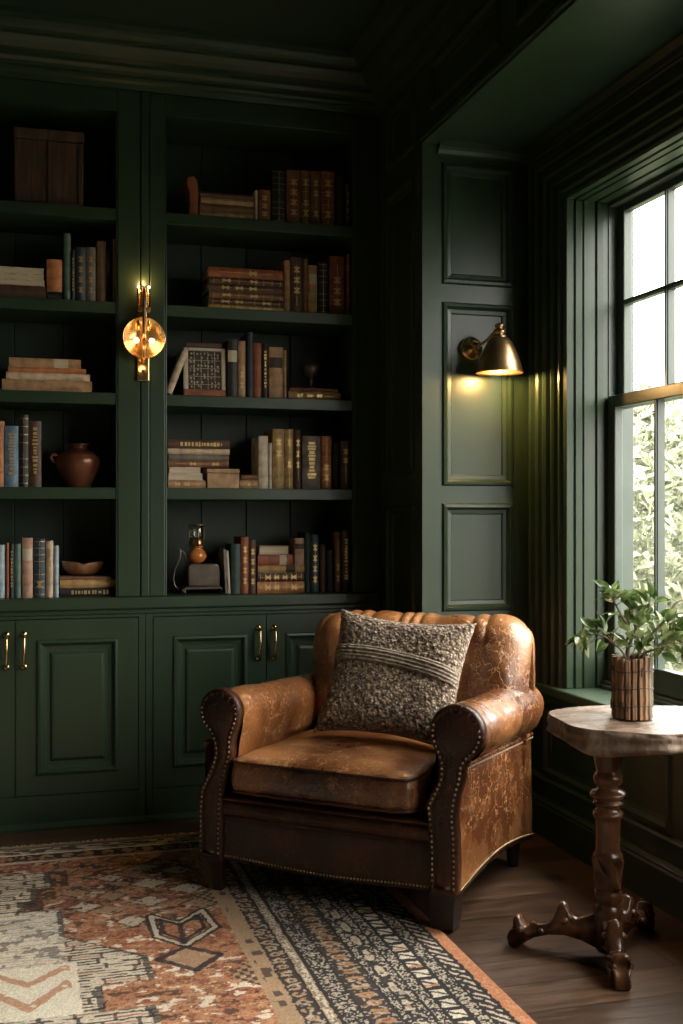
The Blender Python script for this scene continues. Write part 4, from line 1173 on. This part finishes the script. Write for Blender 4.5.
# (right, forward, up) relative to the vase base; mouth at .16
branch([(0,0,.03),(-.012,0,.16),(-.005,.0,.20),(.012,.0,.235),(.035,.01,.262)], .0075, True, 8, .055)
branch([(.0,0,.03),(-.02,-.01,.16),(-.055,-.02,.20),(-.085,-.03,.222),(-.115,-.03,.226),(-.145,-.03,.215)], .004, True, 8, .052, .8)
branch([(-.055,-.02,.20),(-.085,-.03,.24),(-.10,-.02,.262)], .003, True, 7, .05)
branch([(.01,0,.215),(-.02,0,.26),(-.045,.01,.31),(-.055,.01,.342)], .0038, True, 8, .052, .8)
branch([(.012,.0,.235),(-.0,.02,.28),(.0,.03,.325)], .0038, True, 8, .056, .8)
branch([(.03,0,.26),(.05,.0,.30),(.065,.02,.312)], .0035, True, 7, .055, .8)
branch([(.005,.02,.04),(.02,.02,.16),(.05,.02,.20),(.09,.0,.235),(.125,-.02,.235)], .004, True, 9, .056, .9)
branch([(.01,-.01,.04),(.02,-.02,.16),(.06,-.04,.19),(.10,-.04,.205),(.15,-.04,.19)], .004, True, 8, .052, .9)
branch([(.05,.0,.22),(.09,.0,.262),(.12,.01,.305),(.16,.02,.318),(.22,.0,.318)], .0045, True, 8, .052, .35)
branch([(.10,.0,.25),(.14,.0,.268),(.18,.0,.262)], .003, True, 8, .056, .9)
for k in range(14):
    a = prn.uniform(.0,.035); branch([(a, prn.uniform(-.02,.02), .14), (a+prn.uniform(-.02,.03), prn.uniform(-.02,.02), .168+prn.uniform(0,.02)), (a+prn.uniform(-.02,.04), prn.uniform(-.02,.0), .165)], .0016, False)
for k in range(26):
    c = r3(prn.uniform(-.03,.14), prn.uniform(-.04,.06), prn.uniform(.19,.27)); spray(c, Vector((prn.uniform(-1,1), prn.uniform(-1,1), prn.uniform(-.2,1))), 2, .05)
br.build('branches', M['branch'], plant); 
lo = lv.build('leaves', M['leaf'], plant, recalc=False)

# ------------------------------------------------------------------ rug
def srgb(r, g_, b): return tuple(((c/255+.055)/1.055)**2.4 if c > 10 else c/255/12.92 for c in (r, g_, b))
def rug():
    xs = np.concatenate([np.arange(-1.88, -.30, .014), np.arange(-.30, 1.180, .0032), [1.18]])
    ys = np.concatenate([np.arange(1.20, 2.30, .014), np.arange(2.30, 4.228, .0036), [4.228]])
    X, Y = np.meshgrid(xs, ys)
    nx, ny = len(xs), len(ys)
    rs = np.random.RandomState(5)
    T = rs.rand(512, 512)
    def cell(x, y, k=0):
        i = np.floor(x).astype(int)+37*k; j = np.floor(y).astype(int)+91*k
        return T[i % 512, j % 512]
    def vn(x, y, k=0):
        xi = np.floor(x); yi = np.floor(y); fx_ = x-xi; fy_ = y-yi
        fx_ = fx_*fx_*(3-2*fx_); fy_ = fy_*fy_*(3-2*fy_)
        a = cell(xi, yi, k); b = cell(xi+1, yi, k); c_ = cell(xi, yi+1, k); d = cell(xi+1, yi+1, k)
        return (a*(1-fx_)+b*fx_)*(1-fy_)+(c_*(1-fx_)+d*fx_)*fy_
    def fbm(x, y, k=0): return (vn(x, y, k)*.5+vn(x*2.1, y*2.1, k+1)*.3+vn(x*4.3, y*4.3, k+2)*.2)
    # mirror so the unseen halves repeat the seen quarter
    XS = np.where(X < -.35, -.70-X, X); YS = np.where(Y < 2.72, np.where(X > -.40, Y, 5.44-Y), Y)
    wx = (vn(X*70, Y*70, 3)-.5)*.006; wy = (vn(X*70, Y*70, 5)-.5)*.006
    x = XS+wx; y = YS+wy
    C = np.zeros(X.shape+(3,))
    cream = np.array((.88,.77,.61)); terra = np.array((.48,.19,.088)); deep = np.array((.20,.060,.035)); dark = np.array((.030,.024,.024)); tan = np.array((.48,.31,.185)); pale = np.array((.70,.59,.455)); pinkc = np.array((.64,.36,.205))
    def put(m, c, a=1.0):
        m = (np.clip(m.astype(float), 0, 1)*a)[..., None]
        C[:] = C*(1-m)+np.array(c)*m
    # field
    C[:] = terra
    n1 = fbm(X*7, Y*7, 9); put(np.clip((n1-.42)*5, 0, 1)*np.clip((Y-3.1)*1.6, .05, 1), deep, .85)
    put(np.clip((2.0-(Y-1.2)), 0, 1)*np.clip((fbm(X*9, Y*9, 12)-.35)*3, 0, 1), pinkc, .8)
    sp = vn(X*150, Y*150, 6); put(sp > .76, dark, .55); put(sp < .20, tan, .7)
    sp2 = fbm(X*45, Y*60, 41); put(sp2 > .62, deep, .7); put(sp2 < .33, pinkc, .7)
    bl = fbm(X*26, Y*40, 15); put((bl > .635) & (y < 3.25) & (fbm(X*9, Y*9, 61) > .42), cream, .9); put((bl < .32) & (y < 3.1), dark, .75)
    put((fbm(X*26+4, Y*40, 17) > .62) & (y > 3.3), tan, .8); put((fbm(X*22+9, Y*34, 19) < .37) & (y > 3.3), dark, .8); put((fbm(X*30+2, Y*44, 63) > .69) & (y > 3.3), cream, .7)
    # lozenges scattered in rows (far field)
    def loz(cx, cy, a, b): return np.abs(x-cx)/a+np.abs(y-cy)/b
    def lozput(cx, cy, a, b, c, rim=True):
        d = loz(cx, cy, a, b)
        nn_ = fbm(X*50, Y*50, 44)
        if rim: put((d < 1.3) & (nn_ > .45), deep*.5, .8)
        put((d < .75+.5*nn_) & (vn(X*120, Y*120, 45) > .22), c, .9)
    for (cx, cy) in ((.155,3.90),(.30,3.78),(.18,3.66),(.29,3.60),(.42,3.86),(.53,3.61),(.40,3.52),(.27,3.47),(.33,3.36),(.42,3.69),(.52,3.80),(.58,3.92),(.36,3.97),(.20,3.52),(-.1,3.97),(.55,3.46)):
        lozput(cx, cy, .040+.02*((cx*7) % 1), .034+.015*((cy*13) % 1), tan if (cx*10) % 1 > .4 else pale)
    for (cx, cy) in ((.36,3.74),(.47,3.75),(.30,3.68)): lozput(cx, cy, .035, .03, dark, False)
    # the big outlined double lozenge
    def seg(x0, y0, x1, y1, w):
        dx, dy = x1-x0, y1-y0; t = np.clip(((x-x0)*dx+(y-y0)*dy)/(dx*dx+dy*dy), 0, 1)
        return np.hypot(x-x0-t*dx, y-y0-t*dy) < w
    def poly(pts, w, c):
        for a, b in zip(pts, pts[1:]+pts[:1]): put(seg(*a, *b, w), c, .92)
    A_ = [(.385,3.385),(.462,3.300),(.545,3.395),(.560,3.24),(.455,3.125),(.385,3.215)]
    inn = [(.405,3.355),(.462,3.285),(.53,3.36),(.535,3.245),(.455,3.155),(.402,3.23)]
    poly(A_, .016, dark); poly([(px_*.98+.009, py_*.985+.049) for px_, py_ in A_], .007, pale); poly([(px_*.9+.046, py_*.93+.229) for px_, py_ in inn], .007, dark)
    put(seg(.462, 3.30, .452, 3.14, .008), dark, .9)
    B_ = [(.452,3.115),(.368,3.045),(.456,2.945),(.538,3.035)]
    put(np.abs(x-.454)/.075+np.abs(y-3.033)/.075 < 1, tan, .8); poly(B_, .010, dark)
    # hatched triangles beside the border
    for dy in (0, -.62, .62):
        tri = (x > .54) & (x < .645) & (np.abs(y-(2.885+dy)) < (x-.54)*1.15+.015)
        put(tri, tan, .7); put(tri & ((np.floor(x/.014)+np.floor(y/.02)) % 2 == 0), dark, .85)
    # medallion of broken dashes on the left
    bnd = np.full(X.shape, -9.0)
    for (ya, yb, xb) in ((3.90,3.74,.105),(3.74,3.62,.06),(3.62,3.52,.02),(3.52,3.29,.135),(3.29,3.08,.0),(3.08,2.92,.345),(2.92,2.76,.21),(2.76,2.60,.33),(2.60,2.4,.345),(2.4,2.2,.2),(2.2,1.2,.1)):
        bnd = np.where((y <= ya) & (y > yb), xb, bnd)
    bnd = np.where((y <= 3.29) & (y > 3.08), .135+(3.29-y)/.21*.21, bnd)
    halo = (x < bnd+.06) & (y < 3.93) & (y > 3.5); put(halo & (vn(X*60, Y*60, 2) > .25), dark, .8)
    md = x < bnd; put(md, pale*1.1, 1)
    row = np.floor(y/.036); fy_ = y/.036-row; off = cell(row, row*0, 4)*.2
    cw = np.floor((x+off)/.085); fx_ = (x+off)/.085-cw; rr_ = cell(cw, row, 8)
    put(md & (fy_ < .26) & (vn(X*30, Y*90, 7) > .30), dark, .9); put(md & (np.abs(fy_-.62) < .07) & (vn(X*40, Y*60, 71) > .52), dark, .8)
    put(md & (fx_ < .12) & (rr_ > .3), dark, .85)
    put(md & (fy_ > .45) & (fy_ < .8) & (rr_ > .72), terra*.9, .6); put(md & (fy_ > .5) & (fy_ < .72) & (rr_ < .28) & (fx_ > .25) & (fx_ < .85), dark, .8)
    inner = md & (x < .13) & (y < 3.5) & (y > 3.08); put(inner, cream, .62); put(inner & (fbm(X*30, Y*40, 22) < .38), dark, .6)
    put(md & (x > bnd-.018) & (vn(X*50, Y*50, 1) > .2), dark, .8)
    # cream block with a terracotta cross
    cb = (x < .155) & (y < 3.085) & (y > 2.765); put(cb, cream*1.06, 1)
    zig = np.abs(((x+.35)/.19) % 1-.5)*2
    zz = np.abs((y-2.825)-.13*(1-zig)) < .024; zz2 = np.abs((y-3.06)+.09*(zig)) < .018
    put(cb & (x < .135) & (zz | zz2) & (vn(X*50, Y*50, 13) > .22), pinkc*np.array((.95,.72,.6)), .8)
    # lower rows repeat the cream block out of the frame
    # right border, bands parallel to the edge
    def b_(a, b2): return (x >= a) & (x < b2) & (y < 4.02)
    pep = vn(X*210, Y*190, 23); sal = vn(X*140, Y*130, 26)
    put(b_(.60, 1.18), tan, 1)
    put(b_(.615,.65) & (cell(x/.02, y/.03, 3) > .86), dark, .8)
    def ornament(a, b2, c1, c2, p, k):
        m = b_(a, b2); put(m, dark, .95)
        cy = np.floor(y/p); fy2 = y/p-cy; u = (x-a)/(b2-a); kk = cell(cy, cy*0, k)
        e1 = np.hypot((u-.5)*1.25, (fy2-.5)*1.2) < .42; e2 = np.hypot((u-.5)*2, (fy2-.5)*2.2) < .28
        put(m & e1 & (vn(X*90, Y*90, k) > .25), c1, .9); put(m & e2, c2, .9)
        put(m & (vn(X*110, Y*110, k+3) > .72), pale, .6)
    def pepper(a, b2, base, q):
        m = b_(a, b2); put(m, dark*1.1, 1); put(m & (pep > q+.06), base*.85, .95); put(m & (sal < .24), dark, .9)
    ornament(.655,.705, tan, dark, .045, 2)
    put(b_(.705,.712), dark, 1); put(b_(.716,.734), pale, 1); put(b_(.716,.734) & (pep > .50), dark, .7); put(b_(.738,.750), dark, 1)
    pepper(.750,.800, pale*.9, .50); put(b_(.800,.807), dark, 1)
    ornament(.807,.880, tan*np.array((1.0,.85,.72)), deep*1.4, .05, 7); put(b_(.880,.888), dark, 1)
    pepper(.888,.955, pale, .45); ornament(.905,.94, pale, tan, .11, 8); put(b_(.955,.963), dark, 1)
    pepper(.963,.990, pale, .45); put(b_(.990,.996), dark, 1)
    m = b_(.996,1.046); put(m, dark, 1); cy = np.floor(y/.062); fy2 = y/.062-cy; kk = cell(cy, cy*0, 9); u = (x-.996)/.05
    put(m & (np.abs(fy2-.5) < .34) & (np.abs(u-.5) < .40), cream, .9); put(m & (np.abs(fy2-.5+.6*(u-.5)) < .10), dark, .95)
    put(m & (kk > .55) & (np.abs(fy2-.28) < .10) & (np.abs(u-.5) < .38), pinkc*np.array((1,.7,.45)), .9)
    put(b_(1.046,1.053), dark, 1); pepper(1.053,1.085, pale, .42); put(b_(1.085,1.094), dark, 1)
    m = b_(1.094,1.132); put(m, dark*1.2, 1); put(m & (((y+x*1.3)/.040 % 1) < .42) & (vn(X*80, Y*80, 31) > .28), pale*1.05, .9)
    put(b_(1.132,1.142), dark, 1)
    put(x > 1.142, terra*1.25, 1); put((x > 1.142) & (sal > .66), pinkc, .7)
    # far border, bands along the width
    def f_(a, b2): return (y >= a) & (y < b2)
    put(f_(4.02, 5), tan*.95, 1); put(f_(4.02,4.035), pale, 1)
    m = f_(4.045,4.115); put(m, dark*1.3, 1); cx_ = np.floor(X/.07); fx2 = X/.07-cx_; put(m & (np.hypot((fx2-.5)*1.3, (y-4.08)/.07) < .40) & (vn(X*60, Y*60, 33) > .3), tan, .9)
    put(m & (vn(X*70, Y*40, 34) > .72), terra, .7)
    put(f_(4.115,4.128), cream, 1)
    m = f_(4.135,4.19); put(m, pale*.8, 1); put(m & (vn(X*35, Y*70, 35) > .52), dark, .9)
    put(f_(4.195,4.215), dark*2, .7)
    # yarn speckle everywhere
    C *= (.78+.42*fbm(X*5, Y*5, 50))[..., None]
    yn = rs.rand(*X.shape)[..., None]*.44+.78
    C[:] = np.clip(C*yn, 0, 1)
    Z = .0064+.0007*vn(X*130, Y*130, 40)
    P = np.stack([X, Y, Z], -1).reshape(-1, 3)
    idx = np.arange(nx*ny).reshape(ny, nx)
    q = np.stack([idx[:-1, :-1], idx[:-1, 1:], idx[1:, 1:], idx[1:, :-1]], -1).reshape(-1, 4)
    # skirt and underside
    ring = np.concatenate([idx[0, :], idx[1:, -1], idx[-1, -2::-1], idx[-2:0:-1, 0]])
    base = P[ring].copy(); base[:, 2] = .0006; nb = len(P); P = np.concatenate([P, base])
    rn = np.roll(ring, -1); k = np.arange(len(ring)); kn = np.roll(k, -1)
    sk = np.stack([ring, nb+k, nb+kn, rn], -1)
    F = np.concatenate([q, sk])
    me = bpy.data.meshes.new('rug')
    me.vertices.add(len(P)); me.vertices.foreach_set('co', P.ravel().astype(np.float32))
    me.loops.add(F.size); me.loops.foreach_set('vertex_index', F.ravel().astype(np.int32))
    me.polygons.add(len(F)); me.polygons.foreach_set('loop_start', (np.arange(len(F))*4).astype(np.int32))
    try: me.polygons.foreach_set('loop_total', np.full(len(F), 4, np.int32))
    except Exception: pass
    me.update(calc_edges=True); me.validate()
    ca = me.color_attributes.new('weave', 'FLOAT_COLOR', 'POINT')
    col = np.ones((len(P), 4), np.float32); col[:nb, :3] = C.reshape(-1, 3); col[nb:, :3] = (.2,.12,.08)
    ca.data.foreach_set('color', col.ravel())
    m, nt, b = newmat('rug_wool'); L = nt.links.new
    at_ = nt.nodes.new('ShaderNodeAttribute'); at_.attribute_name = 'weave'
    co = coords(nt); n = N(nt, 'ShaderNodeTexNoise', Scale=420, Detail=2); L(co, n.inputs['Vector'])
    r_ = ramp(nt, [(.3, (.68,.68,.68)), (.7, (1.18,1.18,1.18))], n.outputs[0])
    mx = N(nt, 'ShaderNodeMix', data_type='RGBA', blend_type='MULTIPLY'); mx.inputs['Factor'].default_value = 1
    L(at_.outputs['Color'], mx.inputs['A']); L(r_.outputs[0], mx.inputs['B']); L(mx.outputs['Result'], b.inputs['Base Color'])
    b.inputs['Roughness'].default_value = .95; bump(nt, b, n.outputs[0], .6, .003)
    me.materials.append(m)
    o = bpy.data.objects.new('pile', me); COL.objects.link(o)
    return o
rg = empty('area_rug', (0,0,0)); tag(rg, 'large worn terracotta, cream and black patterned wool rug on the dark floor', 'rug')
rp = rug(); rp.parent = rg
mb = MB(); fr = random.Random(3)
x = -1.87
while x < 1.17:
    l = fr.uniform(.018, .04); dx = fr.uniform(-.012, .012)
    mb.tube([(x, 4.226, .004), (x+dx*.5, 4.226+l*.5, .0055), (x+dx, 4.226+l, .0025)], [.0026, .0022, .0014], 5)
    x += fr.uniform(.005, .010)
tag(mb.build('fringe', M['cream_lbl'], rg), kind='stuff')

# ------------------------------------------------------------------ outdoors seen through the panes
M['hedge'] = mottled('garden_foliage', (.10,.12,.06), (.24,.25,.17), 9, .8, bs=.6, bd=.05, bscale=20)
M['lawn'] = mottled('lawn', (.055,.065,.035), (.09,.10,.06), 4, .9)
M['render'] = mottled('pale_wall_render', (.17,.165,.16), (.20,.195,.185), 2, .8)
mb = MB().box(2.6, 40, -30, 40, -.5, -.4); o = mb.build('lawn', M['lawn']); struct(o)
def shrub(name, loc, rad, h, n, seed, label, cat='shrub', group='garden shrubs outside the window'):
    q = random.Random(seed); mb = MB()
    for i in range(n):
        u = q.uniform(-1, 1); a = q.uniform(0, 2*PI); s = math.sqrt(1-u*u); k = q.uniform(.7, 1.0)
        p = Vector((s*math.cos(a)*rad*k, s*math.sin(a)*rad*k, h*.5+u*h*.5*k))
        d = Vector((q.uniform(-1,1), q.uniform(-1,1), q.uniform(-1,1))).normalized(); e = d.orthogonal().normalized(); L = q.uniform(.05,.11)
        mb.add([p-d*L, p+e*L*.4, p+d*L, p-e*L*.4], [(0,1,2,3)])
    r = empty(name, loc); tag(r, label, cat, group)
    mb.build('foliage', M['hedge'], r, recalc=False)
    m2 = MB(); m2.lathe([(.05,0),(.035,h*.4),(.02,h*.7)], 8); m2.build('stem', M['branch'], r)
    return r
shrub('shrub', (5.2, 9.0, -.4), 1.1, 2.9, 5200, 1, 'pale green garden shrub outside, seen through the lower left window pane')
shrub('shrub', (7.3, 10.6, -.4), 1.1, 2.6, 4600, 2, 'pale green garden shrub outside, right of the first through the lower pane')
shrub('shrub', (7.6, 7.9, -.4), 1.0, 2.2, 3800, 4, 'rounded pale garden shrub outside at the right edge of the window view')
hs = empty('garden_house', (10.5, 17.5, -.4)); tag(hs, 'pale neighbouring house beyond the garden shrubs outside the window', 'house')
mb = MB(); mb.box(-2.2, 2.6, 0, 5, 0, 3.1); mb.build('wall', M['render'], hs)
mb = MB(); mb.prism([(-.5, 3.1), (5.5, 3.1), (2.5, 4.2)], -2.4, 2.8, lambda a, b, d: (d, a, b)); mb.build('roof', plain('grey_roof', (.06,.062,.066), .8), hs)
for x in (-1.4, .8): MB().box(x-.4, x+.4, -.03, 0, 1.1, 2.3).build('window', plain('house_glass', (.03,.034,.04), .2), hs)

# ------------------------------------------------------------------ light
w = bpy.data.worlds.new('overcast_sky'); bpy.context.scene.world = w; w.use_nodes = True
bg = w.node_tree.nodes['Background']
nt = w.node_tree
# overcast sky: three times brighter overhead than at the horizon
tc = nt.nodes.new('ShaderNodeTexCoord'); sp_ = nt.nodes.new('ShaderNodeSeparateXYZ'); nt.links.new(tc.outputs['Generated'], sp_.inputs[0])
cl = nt.nodes.new('ShaderNodeMapRange'); cl.inputs['From Min'].default_value = 0; cl.inputs['From Max'].default_value = 1
cl.inputs['To Min'].default_value = 8.5; cl.inputs['To Max'].default_value = 27; nt.links.new(sp_.outputs['Z'], cl.inputs['Value'])
bg.inputs[0].default_value = (1, .955, .89, 1); nt.links.new(cl.outputs['Result'], bg.inputs[1])
def portal(name, loc, rot, sx_, sy_):
    l = bpy.data.lights.new(name, 'AREA'); l.shape = 'RECTANGLE'; l.size = sx_; l.size_y = sy_; l.cycles.is_portal = True
    o = bpy.data.objects.new(name, l); COL.objects.link(o); o.location = loc; o.rotation_euler = rot; tag(o, kind='structure'); return o
portal('daylight_portal', (2.24, (WY0+WY1)/2, (WZ0+WZ1)/2), (0, R(90), 0), WZ1-WZ0+.1, WY1-WY0+.1)

portal('daylight_portal', (1.70, (V0+V1)/2, 1.525), (0, R(90), 0), 1.9, V1-V0+.05)

# ------------------------------------------------------------------ camera
cd = bpy.data.cameras.new('camera'); cam = bpy.data.objects.new('camera', cd); COL.objects.link(cam)
cam.location = (0, 0, HC); cam.rotation_euler = (R(90), 0, -YAW)
cd.sensor_width = 36; cd.lens = FPX*36/1024; cd.shift_y = (HOR-512)/1024; cd.clip_start = .05
sc = bpy.context.scene; sc.camera = cam
sc.view_settings.view_transform = 'Standard'; sc.view_settings.look = 'None'; sc.view_settings.gamma = 1; sc.view_settings.exposure = 0
try: sc.view_settings.use_curve_mapping = False
except Exception: pass
